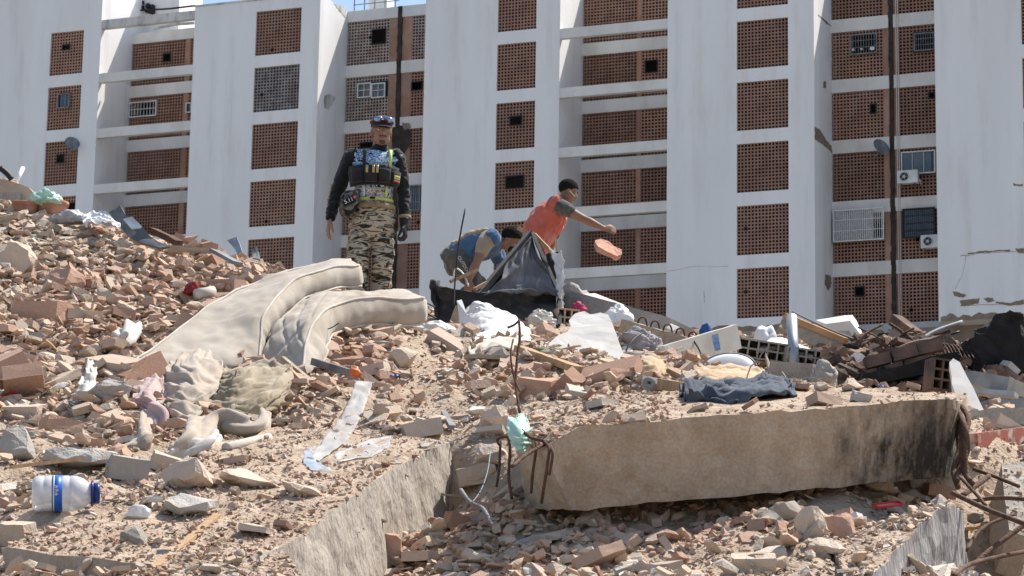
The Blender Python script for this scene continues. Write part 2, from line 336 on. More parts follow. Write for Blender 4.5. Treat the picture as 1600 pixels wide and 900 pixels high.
# bare lower storeys under the white facade
for B, s0, s1 in ((BL, -40, J1 - .2), (BC, J1 + .2, J2 - .15), (BR, J2 + .15, 46)):
    B.slab('lower_storeys', (s0, s1), (-1.2, -9), (0, ZBOT - .01), BROWN_WALL)
# ragged strip of bare render under the edge of the facade
for B, s0, s1 in ((BC, 7.4, 14.0), (BR, 19.5, 23.0)):
    b = MB(); n = 90; top = [ZBOT + .22 + .16 * noise.fractal(Vector((k * .09 + s0, 3, 1)), 1.1, 2.1, 5) for k in range(n + 1)]
    for k in range(n):
        a, c = s0 + (s1 - s0) * k / n, s0 + (s1 - s0) * (k + 1) / n; b.quad(B.L(a, .006, ZBOT), B.L(c, .006, ZBOT), B.L(c, .006, top[k + 1]), B.L(a, .006, top[k]))
    b.build('bare_render_edge', SCAR, B.e)
def scar(B, pts, n=None, s=None, name='plaster_scar', m=None):
    """patch of fallen plaster on the front (n) or on a flank (s); pts in pixels"""
    b = MB(); q = []; fine = []
    for i in range(len(pts)):
        (ax_, ay_), (bx_, by_) = pts[i], pts[(i + 1) % len(pts)]
        for k in range(7): t = k / 7; fine.append((ax_ + (bx_ - ax_) * t + random.uniform(-.8, .8), ay_ + (by_ - ay_) * t + random.uniform(-.8, .8)))
    for (px, py) in fine:
        if s is None: a, z = FPX(px, py, n); q.append(B.L(a, n + .012, z))
        else:
            d = _F + RIGHT * ((px - 800) / FOC) + UP * ((450 - py) / FOC); t = (FO + FEX * s).dot(FEX) / d.dot(FEX); h = d * t - FO; q.append(B.L(s + .012, h.dot(FEN), h.z + CAM_Z))
    b.add(q, [tuple(range(len(q)))]); b.build(name, m or SCAR, B.e)
for pts in ([(1273, 198), (1281, 203), (1290, 218), (1299, 229), (1301, 240), (1294, 233), (1285, 226), (1273, 218)], [(1287, 126), (1291, 128), (1290, 139), (1286, 136)], [(1289, 428), (1297, 430), (1299, 443), (1294, 455), (1289, 446)],
            [(1277, 22), (1290, 36), (1299, 42), (1297, 38), (1286, 29)]): scar(BC, pts, s=14.07)
for pts in ([(506, 150), (514, 146), (524, 152), (520, 162), (512, 172), (507, 168)], [(520, 4), (541, 12), (540, 28), (528, 14)]): scar(BL, pts, s=-10.07, m=STAINED_WALL)
for pts in ([(1488, 455), (1496, 456), (1510, 461), (1506, 465), (1492, 463)], [(1499, 470), (1518, 467), (1531, 466), (1529, 474), (1516, 477), (1503, 479)], [(1536, 466), (1550, 465), (1554, 470), (1544, 473)], [(1556, 471), (1578, 473), (1600, 468), (1600, 476), (1580, 478), (1556, 474)],
            [(1512, 395), (1540, 392), (1578, 390), (1578, 392), (1540, 394.5), (1513, 398)], [(1586, 388), (1600, 388), (1600, 396), (1590, 395)], [(1583, 287), (1598, 288), (1598, 291), (1584, 290)]): scar(BR, pts, n=0)
for pts in ([(612, 200), (634, 194), (641, 205), (640, 228), (630, 240), (626, 262), (614, 250)],): scar(BC, pts, n=NB + .02, m=JOINT)
scar(BC, [(627, 192), (640, 193), (642, 200), (632, 203)], n=NB + .05, m=SCAR)
# cracks on the white walls
def crack(B, pts, n, r=.018):
    b = MB(); q = []
    for i in range(len(pts) - 1):
        for k in range(6):
            t = k / 6; px = pts[i][0] * (1 - t) + pts[i + 1][0] * t; py = pts[i][1] * (1 - t) + pts[i + 1][1] * t; a, z = FPX(px, py + random.uniform(-1, 1), n); q.append(B.L(a, n + .004, z))
    b.tube(q, [r * random.uniform(.3, 1) for _ in q], 4); b.build('wall_crack', SCAR, B.e)
crack(BR, [(1500, 400), (1530, 396), (1600, 391)], 0); crack(BR, [(1500, 478), (1600, 473)], 0); crack(BR, [(1510, 398), (1504, 430), (1490, 456)], 0, .01)
crack(BC, [(1042, 424), (1080, 417), (1150, 415)], 0, .009); crack(BC, [(1100, 455), (1101, 478)], 0, .012)
# windows with their own frames
bar_window(BL, R_(203, 161, 245, 181, NB), NB + .06, WHITE_METAL, 9, 2, name='barred_window')
bar_window(BL, R_(291, 161, 300, 176, NB), NB + .02, WHITE_METAL, 0, pane=GLASS)
for a in (559, 581): bar_window(BL, R_(a, 131, a + 21, 152, NB), NB + .03, WHITE_METAL, 2, 2, pane=GLASS)
bar_window(BL, R_(90, 147, 108, 168, 0), -.02, GREY_METAL, 3, 1, pane=GLASS)
bar_window(BC, R_(630, 291, 657, 329, NB), NB + .05, GREY_METAL, 8, 3, pane=GLASS, name='barred_window')
bar_window(BC, R_(1329, 55, 1371, 83, NB), NB + .04, GREY_METAL, 10, 3, name='barred_window')
bar_window(BR, R_(1428, 53, 1462, 78, NB), NB + .04, GREY_METAL, 9, 3, name='barred_window')
w = bar_window(BR, R_(1408, 238, 1462, 270, NB), NB + .02, WHITE_METAL, 3, 1, pane=GLASS)
bar_window(BR, R_(1411, 328, 1463, 371, NB), NB + .18, BLACK_METAL, 16, 4, pane=GLASS, name='barred_window')
cage = bar_window(BC, R_(1304, 331, 1384, 376, NB), NB + .30, WHITE_METAL, 24, 3, name='window_cage')
r = R_(1304, 331, 1366, 375, NB); b = MB(); b.box(BC.L((r[0] + r[2]) / 2, NB + .16, (r[1] + r[3]) / 2), (r[2] - r[0], .02, r[1] - r[3])); b.build('screen_board', mat('grey_board', (.46, .45, .44), .9, (.36, .35, .34), scale=2), cage)
# laundry and odds and ends on the sills
for (px, py, w_, h_) in ((1334, 79, .12, .1), (1347, 78, .1, .09), (1364, 77, .2, .14)):
    s_, z_ = FPX(px, py, NB); b = MB(); b.box(BC.L(s_, NB + .12, z_), (w_, .12, h_)); bevel(b.build('sill_pot', WHITE_METAL, BC.e), .03)
# rooftop: stair tower, parapet, railing, insulators
b = MB(); b.box(BL.L(-21.3, -5.2, ZROOF + 1.6), (2.6, 2.4, 3.2)); b.build('stair_tower', WHITE_WALL, BL.e)
b = MB(); b.box(BL.L(-18.0, -5.8, ZROOF + .25), (3.7, .2, .75)); b.build('roof_parapet', mat('blue_grey_parapet', (.42, .45, .47), .9, (.3, .32, .34), scale=2), BL.e)
for (px, py) in ((221, 8), (231, 13), (238, 15)):
    s_, z_ = FPX(px, py, -3.9); b = MB(); b.lathe([(.05, -.25), (.16, -.2), (.16, -.05), (.06, 0), (.14, .05), (.14, .2), (.03, .28)], 10, Matrix.Translation(BL.L(s_, -3.9, z_))); b.build('insulator', BLACK_METAL, BL.e)
b = MB(); q = [FPX(218, 16, -3.7), FPX(262, 14, -3.7), FPX(305, 9, -3.7)]; b.tube([BL.L(a, -3.7, z) for a, z in q], .05, 5); b.build('roof_pipe', BLACK_METAL, BL.e)
b = MB(); q = [FPX(240, 45, -2.6), FPX(275, 38, -2.6), FPX(304, 36, -2.6)]; b.tube([BL.L(a, -2.6, z) for a, z in q], .08, 5); b.build('roof_pipe', STAINED_WALL, BL.e)
for k in range(5):
    b = MB(); b.tube([BL.L(-10.0 + k * .55, NB - .6, ZROOF), BL.L(-10.0 + k * .55, NB - .6, ZROOF + 1.0)], .03, 5); b.build('railing_post', GREY_METAL, BL.e)
for zz in (.5, .98):
    b = MB(); b.tube([BL.L(-10.05, NB - .6, ZROOF + zz), BL.L(-7.6, NB - .6, ZROOF + zz)], .025, 5); b.build('railing_bar', GREY_METAL, BL.e)
b = MB(); b.box(BL.L(-9.3, NB - 2.2, ZROOF + .5), (1.0, .8, 1.4)); b.build('roof_tank', WHITE_METAL, BL.e)
# service pipes down the facade
for B, px in ((BC, 1402), (BR, 1405)):
    s_, _ = FPX(px, 200, NB); b = MB(); b.tube([BR.L(s_, NB + .05, ZBOT), BR.L(s_, NB + .05, ZROOF)], .018, 5); b.build('conduit', CREAM_WALL, BR.e)
# air conditioners and dishes hang on the walls: things of their own
def air_conditioner(px, py, label):
    s_, z_ = FPX(px, py, NB + .45); e = empty('air_conditioner', fpos(s_, NB + .45, z_ - .3), -FA, label=label, cat='air conditioner', group='air conditioners on the right facade')
    b = MB(); b.box((0, 0, .3), (.92, .36, .58)); bevel(b.build('casing', WHITE_METAL, e), .025)
    b = MB(); M = Matrix.Translation((-.14, -.19, .3)) @ Matrix.Rotation(math.pi / 2, 4, 'X')
    b.lathe([(.235, .0), (.235, .012), (.19, .014), (.19, .002)], 24, M, cap=False); b.lathe([(.06, .0), (.06, .02), (.01, .024)], 16, M); b.build('fan_ring', WHITE_METAL, e, True)
    b = MB(); b.lathe([(.21, 0), (.01, .004)], 24, M); b.build('fan_opening', mat('fan_dark', (.05, .05, .055), .7), e)
    b = MB()
    for k in range(5): a = 2 * math.pi * k / 5; b.box(Vector((-.14, -.2, .3)) + Vector((math.cos(a) * .12, 0, math.sin(a) * .12)), (.15, .008, .05), Matrix.Rotation(-a, 3, 'Y'))
    b.build('fan_blades', GREY_METAL, e)
    for x in (-.3, .3):
        b = MB(); b.box((x, .15, -.02), (.04, .7, .04)); b.build('bracket', GREY_METAL, e)
    b = MB(); b.tube([(.44, .05, .2), (.52, .1, .1), (.5, .3, .0), (.45, .5, .25)], .03, 6); b.build('hose', CREAM_WALL, e, True)
air_conditioner(1419, 277, 'white air conditioner under the large white framed window'); air_conditioner(1456, 378, 'white air conditioner half hidden by the white tower, below barred window')
def dish(px, py, n, rz, label, sc=1.0):
    s_, z_ = FPX(px, py, n + .5); e = empty('satellite_dish', fpos(s_, n + .5, z_ - .35), -FA + rz, label=label, cat='satellite dish', group='satellite dishes on the facades')
    M = Matrix.Translation((0, 0, .35)) @ Matrix.Rotation(math.radians(65), 4, 'X'); b = MB()
    b.lathe([(.02, 0), (.2 * sc, .025), (.36 * sc, .085), (.42 * sc, .12), (.42 * sc, .13), (.36 * sc, .095), (.2 * sc, .035), (.02, .012)], 22, M); b.build('reflector', GREY_METAL, e, True)
    b = MB(); b.tube([(0, 0, .1), (0, -.3, .22), (0, -.45, .4)], .018, 5); b.build('feed_arm', GREY_METAL, e)
    b = MB(); b.tube([(0, .03, .33), (0, .2, .1), (0, .5, .05)], .025, 6); b.build('mount', GREY_METAL, e)
dish(1375, 232, NB, .9, 'grey satellite dish beside the dark joint on the right'); dish(112, 226, 0, .8, 'grey satellite dish on the left tower screen', .9)
# ------------------------------------------------------------------ the mound
def tps(pts, lam=2e-3):
    X = np.array([(p[0], p[1]) for p in pts]); z = np.array([p[2] for p in pts]); n = len(X)
    d2 = ((X[:, None] - X[None]) ** 2).sum(-1); K = .5 * d2 * np.log(d2 + 1e-9) + np.eye(n) * lam * n
    Pm = np.c_[np.ones(n), X]; A = np.zeros((n + 3, n + 3)); A[:n, :n] = K; A[:n, n:] = Pm; A[n:, :n] = Pm.T
    w = np.linalg.solve(A, np.r_[z, 0, 0, 0])
    def f(q):
        q = np.asarray(q, float); d = ((q[:, None] - X[None]) ** 2).sum(-1); return (.5 * d * np.log(d + 1e-9)) @ w[:n] + w[n] + q @ w[n + 1:]
    return f
UPPER = [(-250, 900, 12), (0, 893, 12.0), (200, 893, 12.0), (350, 890, 12.1), (440, 852, 12.6), (540, 782, 13.5), (640, 716, 14.7), (700, 688, 15.4), (-250, 800, 13), (0, 800, 13.2), (150, 800, 13.2), (300, 800, 13.4), (450, 745, 14.2), (560, 715, 14.9),
         (-250, 700, 15), (0, 700, 15), (200, 700, 15), (400, 690, 15.3), (600, 645, 16.2), (-250, 590, 17.4), (0, 600, 17.2), (200, 620, 16.8), (350, 655, 16), (500, 615, 16.9), (650, 610, 17),
         (-250, 490, 19.4), (0, 500, 19.3), (150, 515, 19), (300, 585, 18), (450, 575, 18.2), (520, 545, 18.6), (600, 520, 19.2), (690, 530, 19.2), (-250, 400, 21.5), (0, 420, 21.2), (200, 450, 20.8), (330, 480, 20.4),
         (-250, 300, 23.5), (0, 322, 23.3), (100, 345, 23.2), (200, 375, 23), (300, 400, 22.8), (400, 425, 22.4), (480, 470, 21.4), (580, 506, 21.6), (650, 495, 21.8), (700, 508, 22.3), (780, 508, 22.6), (880, 512, 23), (840, 514, 26.5), (715, 505, 25), (950, 520, 24),
         (800, 560, 18.7), (740, 630, 16.6), (800, 660, 15.6), (850, 640, 15.7), (950, 600, 16.5), (1000, 570, 17.8), (1100, 580, 17.8), (1200, 598, 17.2), (1300, 607, 16.6), (1480, 618, 16.2), (1000, 535, 21), (1100, 555, 21), (1250, 580, 20.5), (1345, 570, 20.9), (1400, 555, 21.2), (1460, 548, 21.2), (1400, 612, 19.4), (1550, 645, 19),
         (1100, 525, 24.5), (1300, 545, 25), (1450, 550, 25), (1600, 580, 24), (1800, 600, 24), (1600, 660, 17.5), (1800, 690, 17), (1560, 690, 16.2), (1850, 640, 20)]
LOWER = [(450, 1040, 12.2), (560, 940, 13.3), (600, 896, 13.9), (645, 850, 14.4), (690, 806, 14.9), (708, 768, 15.3), (740, 790, 14.6), (760, 745, 15.2), (800, 772, 14.5), (680, 905, 12.9), (600, 960, 12.2), (760, 850, 13.6), (800, 890, 12.9), (900, 838, 13.75), (900, 880, 12.9), (1050, 822, 13.85), (1100, 862, 12.8), (1200, 800, 13.95), (1220, 840, 12.9), (1320, 785, 14.05), (1300, 812, 13.2), (1430, 768, 14.1),
         (1380, 800, 13.2), (1440, 840, 13.1), (1400, 905, 12.3), (1500, 960, 13.3), (1100, 905, 12), (1270, 900, 11.9), (1525, 800, 14.9), (1570, 715, 15.6), (1530, 1000, 13.6), (1560, 960, 14.1), (1640, 960, 13.4), (1700, 720, 15.6), (1800, 850, 13.6), (1000, 760, 15.4), (1300, 715, 15.7), (800, 960, 11.5), (1200, 960, 11.2), (1500, 1040, 11.6), (1800, 960, 11.4)]
world = lambda L: [tuple(P(*q)) for q in L]
front = [(x, y, z) for x in (-7, -3.5, 0, 3.5, 7) for y, z in ((6.0, .6), (3.5, 0.02))]
backs = [(x, y, z) for x, zr in ((-8, 6.2), (-5, 5.6), (-2, 4.6), (0, 4.4), (3, 4.3), (6, 4.2), (9, 3.8)) for y, z in ((30, zr * .78), (36, .5), (40, 0.0))] + [(-11, 20, 3.6), (-11, 14, 1.8), (11, 20, 2.6), (11, 14, 1.6), (-12, 27, 4.5), (12, 27, 2.6)]
fU = tps(world(UPPER) + front + backs); fL = tps(world(LOWER) + front + [(-.4, 16.5, 2.2), (2, 17, 2.4), (5, 17, 2.4)])
EDGE = [P(*q) for q in ((250, 975, 11.2), (345, 893, 12.0), (440, 855, 12.5), (540, 785, 13.4), (640, 720, 14.6), (705, 690, 15.4))]
def side_mask(q):
    """1 on the upper heap, 0 in the hollow below the slabs"""
    e = np.array([(p.x - .12, p.y) for p in EDGE]); xe = np.interp(q[:, 1], e[:, 1], e[:, 0]); xe = np.where(q[:, 1] < e[0, 1], e[0, 0] + (q[:, 1] - e[0, 1]) * .3, xe)
    yb = np.interp(q[:, 0], [-.45, .2, 1.0, 2.6, 3.6, 9], [15.45, 14.7, 14.55, 15.0, 15.9, 16.6])
    low = 1 / (1 + np.exp(-(q[:, 0] - xe) / .03)) * 1 / (1 + np.exp((q[:, 1] - yb) / .06)); return 1 - low
def base_z(q):
    q = np.asarray(q, float); m_ = side_mask(q); zu = fU(q); zl = fL(q); return zu * m_ + np.minimum(zl, zu + .05) * (1 - m_) - .05
def dusty(x, y):   # smoother places where fine dust has settled
    d = .5 + 1.3 * noise.noise(Vector((x * .45 + 3.1, y * .35, 4.2)))
    for (cx, cy, rx, ry) in ((-.35, 12.7, 1.1, .7), (.6, 12.4, 1.3, .5), (1.2, 12.9, .6, .5), (-.85, 16.0, .6, .9), (.35, 15.0, .5, .6), (-1.1, 13.6, .5, .8), (-1.7, 12.5, 1.2, .45)): d += .7 * math.exp(-((x - cx) / rx) ** 2 - ((y - cy) / ry) ** 2)
    return max(0., min(1., d))
def lumps(x, y):
    p = Vector((x, y, 0)); return .10 * noise.fractal(p * 1.1, 1.0, 2.0, 3) + .085 * noise.fractal(p * 3.6 + Vector((9, 3, 1)), .8, 2.1, 5) * (1.1 - .6 * dusty(x, y))
gx = np.arange(-9, 9.01, .07); gy = np.concatenate([np.arange(3.5, 10, .3), np.arange(10, 28, .06), np.arange(28, 40.1, .4)])
GX, GY = np.meshgrid(gx, gy); Q = np.c_[GX.ravel(), GY.ravel()]
Z = np.concatenate([base_z(c) for c in np.array_split(Q, 40)])
Z += np.array([lumps(x, y) * min(1, max(0, (y - 6) / 4)) for x, y in Q]); Z = np.maximum(Z, -.05)
nx_, ny_ = len(gx), len(gy); V = np.c_[Q, Z]
ii = (np.arange(ny_ - 1)[:, None] * nx_ + np.arange(nx_ - 1)[None]).ravel(); FQ = np.c_[ii, ii + 1, ii + nx_ + 1, ii + nx_]
def np_mesh(name, V, F, mats):
    me = bpy.data.meshes.new(name); me.vertices.add(len(V)); me.vertices.foreach_set('co', np.asarray(V, np.float32).ravel())
    k = F.shape[1]; me.loops.add(F.size); me.loops.foreach_set('vertex_index', F.astype(np.int32).ravel())
    me.polygons.add(len(F)); me.polygons.foreach_set('loop_start', np.arange(0, F.size, k, dtype=np.int32))
    for x in mats: me.materials.append(x)
    me.update(calc_edges=True); me.shade_flat(); return me
mound = obj('rubble_mound', np_mesh('rubble_mound', V, FQ, [DUST]), None, True, kind='structure', label='dusty mound of fine debris under the rubble')
# ------------------------------------------------------------------ broken slabs
def plate(name, pts, thick, m, cuts=0, rough=0.0, rsc=6.0, parent=None, flip=False, smooth=False, mi=None, **tags):
    """flat broken piece: outline of (px, py, Y) points, pushed back by its real thickness"""
    q = [P(*p) for p in pts]; n = Vector((0, 0, 0))
    for i in range(len(q)): n += q[i].cross(q[(i + 1) % len(q)])
    n.normalize()
    if n.dot(q[0] - Vector((0, 0, CAM_Z))) < 0: n = -n
    if flip: n = -n
    b = MB(); b.prism(q, n * thick); c = sum(q, Vector()) / len(q)
    b.v = [tuple(Vector(v) - c) for v in b.v]
    me = b.mesh(name, m); bm = bmesh.new(); bm.from_mesh(me); bmesh.ops.recalc_face_normals(bm, faces=bm.faces)
    if cuts:
        bmesh.ops.triangulate(bm, faces=[f for f in bm.faces if len(f.verts) > 4]); bmesh.ops.subdivide_edges(bm, edges=bm.edges, cuts=cuts, use_grid_fill=True)
    bm.to_mesh(me); bm.free()
    if rough: roughen(me, rough, rsc, seed=c.x * 7)
    o = obj(name, me, parent, smooth, **tags); o.location = c; return o
def solid(name, top, bot, m, cuts=3, rough=.012, rsc=9, **tags):
    """closed block from matching outlines of its upper and lower faces, points in space"""
    n = len(top); b = MB(); c = sum(top, Vector()) / n
    b.add([p - c for p in top] + [p - c for p in bot], [tuple(range(n)), tuple(range(n, 2 * n))[::-1]] + [(i, n + i, n + (i + 1) % n, (i + 1) % n) for i in range(n)])
    me = b.mesh(name, m); bm = bmesh.new(); bm.from_mesh(me); bmesh.ops.triangulate(bm, faces=[f for f in bm.faces if len(f.verts) > 4])
    bmesh.ops.recalc_face_normals(bm, faces=bm.faces)
    for _ in range(6):
        lg = [e for e in bm.edges if e.calc_length() > (.09 if cuts > 2 else .2)]
        if not lg: break
        bmesh.ops.subdivide_edges(bm, edges=lg, cuts=1); bmesh.ops.triangulate(bm, faces=[f for f in bm.faces if len(f.verts) > 3])
    bm.to_mesh(me); bm.free(); me.materials.append(DUST)
    for f in me.polygons:
        if f.normal.z > .8: f.material_index = 1
    if rough: roughen(me, rough, rsc, seed=c.x)
    o = obj(name, me, None, False, **tags); o.location = c; return o
def slab_mat(name, c1, c2, soot=None, streak=(1, 1, 1), stainc=(.16, .125, .095), st=(.52, .7), bscale=30):
    M = mat(name, c1, .93, c2, scale=4.5, detail=11, dirt=stainc, dscale=2.3, damt=.6, bump=.9, bscale=bscale, stretch=streak)
    nt = M.node_tree; N = nt.nodes; L = nt.links; bs = N['Principled BSDF']
    # fine pits and specks
    src = bs.inputs['Base Color'].links[0].from_socket
    vn = N.new('ShaderNodeTexNoise'); vn.inputs['Scale'].default_value = 60; vn.inputs['Detail'].default_value = 4
    tc = N.new('ShaderNodeTexCoord'); L.new(tc.outputs['Object'], vn.inputs['Vector'])
    r = N.new('ShaderNodeMapRange'); r.inputs[1].default_value = .3; r.inputs[2].default_value = .7; r.inputs[3].default_value = .85; r.inputs[4].default_value = 1.1; L.new(vn.outputs['Fac'], r.inputs[0])
    mx = N.new('ShaderNodeMix'); mx.data_type = 'RGBA'; mx.blend_type = 'MULTIPLY'; mx.inputs[0].default_value = 1; L.new(src, mx.inputs[6]); L.new(r.outputs[0], mx.inputs[7]); out = mx.outputs[2]
    if soot:   # soot from a fire against one end: centre and radii in the slab's own space
        (sx, sy, sz), (rx, ry, rz) = soot
        mp = N.new('ShaderNodeMapping'); mp.vector_type = 'POINT'; mp.inputs['Location'].default_value = (-sx / rx, -sy / ry, -sz / rz); mp.inputs['Scale'].default_value = (1 / rx, 1 / ry, 1 / rz); L.new(tc.outputs['Object'], mp.inputs[0])
        ln = N.new('ShaderNodeVectorMath'); ln.operation = 'LENGTH'; L.new(mp.outputs[0], ln.inputs[0])
        mp2 = N.new('ShaderNodeMapping'); mp2.inputs['Scale'].default_value = (9, 9, 2.2); L.new(tc.outputs['Object'], mp2.inputs[0])
        n4 = N.new('ShaderNodeTexNoise'); n4.inputs['Scale'].default_value = 1.6; n4.inputs['Detail'].default_value = 9; n4.inputs['Roughness'].default_value = .7; L.new(mp2.outputs[0], n4.inputs['Vector'])
        ad = N.new('ShaderNodeMath'); ad.operation = 'MULTIPLY_ADD'; ad.inputs[1].default_value = 1.5; L.new(n4.outputs['Fac'], ad.inputs[0]); L.new(ln.outputs['Value'], ad.inputs[2])
        rr = N.new('ShaderNodeMapRange'); rr.inputs[1].default_value = 1.33; rr.inputs[2].default_value = 1.92; rr.inputs[3].default_value = .95; rr.inputs[4].default_value = 0; L.new(ad.outputs[0], rr.inputs[0])
        m2 = N.new('ShaderNodeMix'); m2.data_type = 'RGBA'; L.new(rr.outputs[0], m2.inputs[0]); L.new(out, m2.inputs[6]); m2.inputs[7].default_value = (.018, .016, .015, 1); out = m2.outputs[2]
    L.new(out, bs.inputs['Base Color']); return M
# the long slab lying across the middle right
t_ = [P(*q) for q in ((850, 706, 13.55), (868, 690, 13.58), (905, 668, 13.62), (1050, 655, 13.73), (1200, 645, 13.84), (1350, 634, 13.98), (1490, 622, 14.1), (1502, 630, 14.25), (1512, 616, 15.0), (1330, 607, 15.35), (1100, 610, 15.4), (930, 617, 15.35), (840, 640, 15.1), (806, 668, 14.6), (802, 690, 14.1))]
bt_ = [P(*q) for q in ((893, 797, 13.72), (894, 797, 13.74), (898, 797, 13.76), (1050, 784, 13.86), (1200, 771, 13.96), (1350, 757, 14.1), (1476, 746, 14.2), (1490, 742, 14.35))] 
dn = (bt_[3] - t_[3]); bt_ += [t_[i] + dn * 1.0 for i in range(8, 13)] + [P(822, 790, 14.6), P(835, 795, 14.1)]
SLABM = slab_mat('weathered_brown_concrete', (.50, .395, .29), (.36, .27, .19), streak=(1, 1, .6), soot=((1.42, -.8, -.36), (.76, 1.2, .52)), stainc=(.20, .15, .11))
long_slab = solid('concrete_slab', t_, bt_, SLABM, cuts=4, rough=.015, rsc=10, label='long thick brown concrete slab lying level, sooty at its right end', cat='concrete slab', group='broken concrete slabs')
# the tilted slab at lower left, its broken side towards the hollow
tl = [P(*q) for q in ((345, 893, 12.0), (392, 872, 12.25), (440, 852, 12.5), (470, 838, 12.75), (540, 783, 13.4), (590, 748, 14.0), (640, 719, 14.6), (705, 689, 15.4))]
dvec = Vector((.10, .10, -.62)); bl_ = [p + dvec * (1 + .05 * math.sin(i * 2.1)) for i, p in enumerate(tl)]
inn = Vector((-1.1, .35, .12)); t2 = tl + [tl[-1] + inn, tl[4] + inn, tl[0] + inn]; b2 = bl_ + [p + dvec for p in (tl[-1] + inn, tl[4] + inn, tl[0] + inn)]
LSM = slab_mat('pale_grey_concrete', (.43, .385, .33), (.33, .285, .235), stainc=(.24, .205, .165), streak=(1, 1, .55), bscale=26)
left_slab = solid('concrete_slab', t2, b2, LSM, cuts=4, rough=.018, rsc=6, label='tilted concrete slab at lower left with pale scraped side face', cat='concrete slab', group='broken concrete slabs')
# its snapped corner, standing a little apart
tl2 = [P(*q) for q in ((160, 897, 11.7), (230, 893, 11.75), (300, 891, 11.8), (380, 878, 11.95), (440, 862, 12.2), (452, 872, 12.1), (462, 888, 12.0), (480, 915, 11.7), (120, 925, 11.4))]
bl2 = [p + Vector((0.02, .05, -.5)) for p in tl2]
solid('concrete_slab', tl2, bl2, LSM, cuts=4, rough=.02, rsc=7, label='cracked slab edge along the bottom left of the picture', cat='concrete slab', group='broken concrete slabs')
tr = [P(*q) for q in ((1330, 925, 11.6), (1368, 896, 11.9), (1400, 862, 12.25), (1432, 826, 12.7), (1468, 797, 13.1), (1490, 789, 13.25), (1499, 800, 13.4), (1505, 800, 13.9), (1430, 800, 13.9), (1300, 850, 12.6))]
br_ = [p + Vector((.05, .06, -.6)) for p in tr]
solid('concrete_slab', tr, br_, slab_mat('grey_scraped_concrete', (.36, .345, .33), (.22, .205, .195), stainc=(.06, .055, .05), streak=(1.4, 1.4, .35), bscale=26), cuts=4, rough=.02, rsc=7,
      label='grey slab stub with dark vertical streaks at lower right beside the pit', cat='concrete slab', group='broken concrete slabs')
plate('concrete_slab', [(1566, 724, 14.6), (1612, 722, 14.6), (1612, 842, 14.1), (1576, 828, 14.1), (1568, 780, 14.3)], .3, LSM, 3, .012, label='pale slab cut off by the right edge of the picture', cat='concrete slab', group='broken concrete slabs')

# ------------------------------------------------------------------ what things can lie on
def bvh_of(objs):
    Vs, Fs = [], []
    for o in objs:
        o0 = len(Vs); mw = Matrix.LocRotScale(o.location, o.rotation_euler, o.scale)
        Vs += [mw @ v.co for v in o.data.vertices]; Fs += [[i + o0 for i in p.vertices] for p in o.data.polygons]
    return BVHTree.FromPolygons(Vs, Fs)
SUP = [o for o in COL.objects if o.type == 'MESH' and o.parent is None and (o.name.startswith(('rubble_mound', 'concrete_slab')))]
SUPPORT = bvh_of(SUP); MOUND_ONLY = bvh_of([mound]); SUPN = np.cumsum([len(o.data.polygons) for o in SUP]); MI, LSI = SUP.index(mound), SUP.index(long_slab)
def drop(x, y):
    h, n, i, d = SUPPORT.ray_cast(Vector((x, y, 30)), Vector((0, 0, -1)))
    if not h: return None, None, 0
    return h, n, int(np.searchsorted(SUPN, i, 'right'))
def surf_y(px, py):
    """depth of the heap's surface along a line of sight, used to rest things on it instead of inside it"""
    o = Vector((0, 0, CAM_Z)); h = SUPPORT.ray_cast(o, (P(px, py, 10) - o).normalized())[0]; return h.y if h else None
def rest(p, mar=.04):
    y = surf_y(p[0], p[1]); return (p[0], p[1], min(p[2], y - mar)) if y and 0 < p[2] - y + mar < 1.2 else p
# ------------------------------------------------------------------ helpers for the things on the heap
def spl(pts, n):
    """Catmull-Rom through points"""
    pts = [Vector(p) for p in pts]; out = []; k = len(pts)
    for j in range(n):
        t = j / (n - 1) * (k - 1); i = min(int(t), k - 2); u = t - i
        p0, p1, p2, p3 = pts[max(i - 1, 0)], pts[i], pts[i + 1], pts[min(i + 2, k - 1)]
        out.append(.5 * ((2 * p1) + (p2 - p0) * u + (2 * p0 - 5 * p1 + 4 * p2 - p3) * u * u + (3 * p1 - p0 - 3 * p2 + p3) * u ** 3))
    return out
def rod(name, pts, r, m, seg=6, n=None, parent=None, **tags):
    q = spl([P(*p) for p in pts], n or max(2, 5 * (len(pts) - 1))) if len(pts) > 2 else [P(*p) for p in pts]; c = q[0].copy(); b = MB(); b.tube([p - c for p in q], r, seg)
    o = b.build(name, m, parent, True, **tags); o.location = c; return o
def bar(name, a, c, w, h, m, roll=0, ends=0, parent=None, bev=.0, rough=0., **tags):
    """straight timber, lintel or joist between two points (px, py, Y), w across and h high"""
    a, c = rest(a, .03), rest(c, .03); A, C = P(*a), P(*c); ax = (C - A).normalized(); up = Vector((0, 0, 1)); sd = ax.cross(up).normalized(); up = sd.cross(ax)
    R3 = Matrix((ax, sd, up)).transposed() @ Matrix.Rotation(roll, 3, 'X'); L_ = (C - A).length; b = MB(); n = max(1, int(L_ / .12)) if rough else 1
    for i in range(n): pass
    vs = []; fs = []
    for i in range(n + 1):
        x = L_ * i / n - L_ / 2
        if i in (0, n) and ends: x += random.uniform(-ends, ends)
        for (yy, zz) in ((-1, -1), (1, -1), (1, 1), (-1, 1)): vs.append(R3 @ Vector((x + (random.uniform(-ends, ends) if i in (0, n) else 0), yy * w / 2, zz * h / 2)))
    for i in range(n):
        for k in range(4): fs.append((i * 4 + k, i * 4 + (k + 1) % 4, (i + 1) * 4 + (k + 1) % 4, (i + 1) * 4 + k))
    fs += [(3, 2, 1, 0), tuple(range(n * 4, n * 4 + 4))]; b.add(vs, fs); me = b.mesh(name, m)
    if rough: roughen(me, rough, 8, seed=A.x)
    o = obj(name, me, parent, False, **tags); o.location = (A + C) / 2
    if bev: bevel(o, bev)
    return o
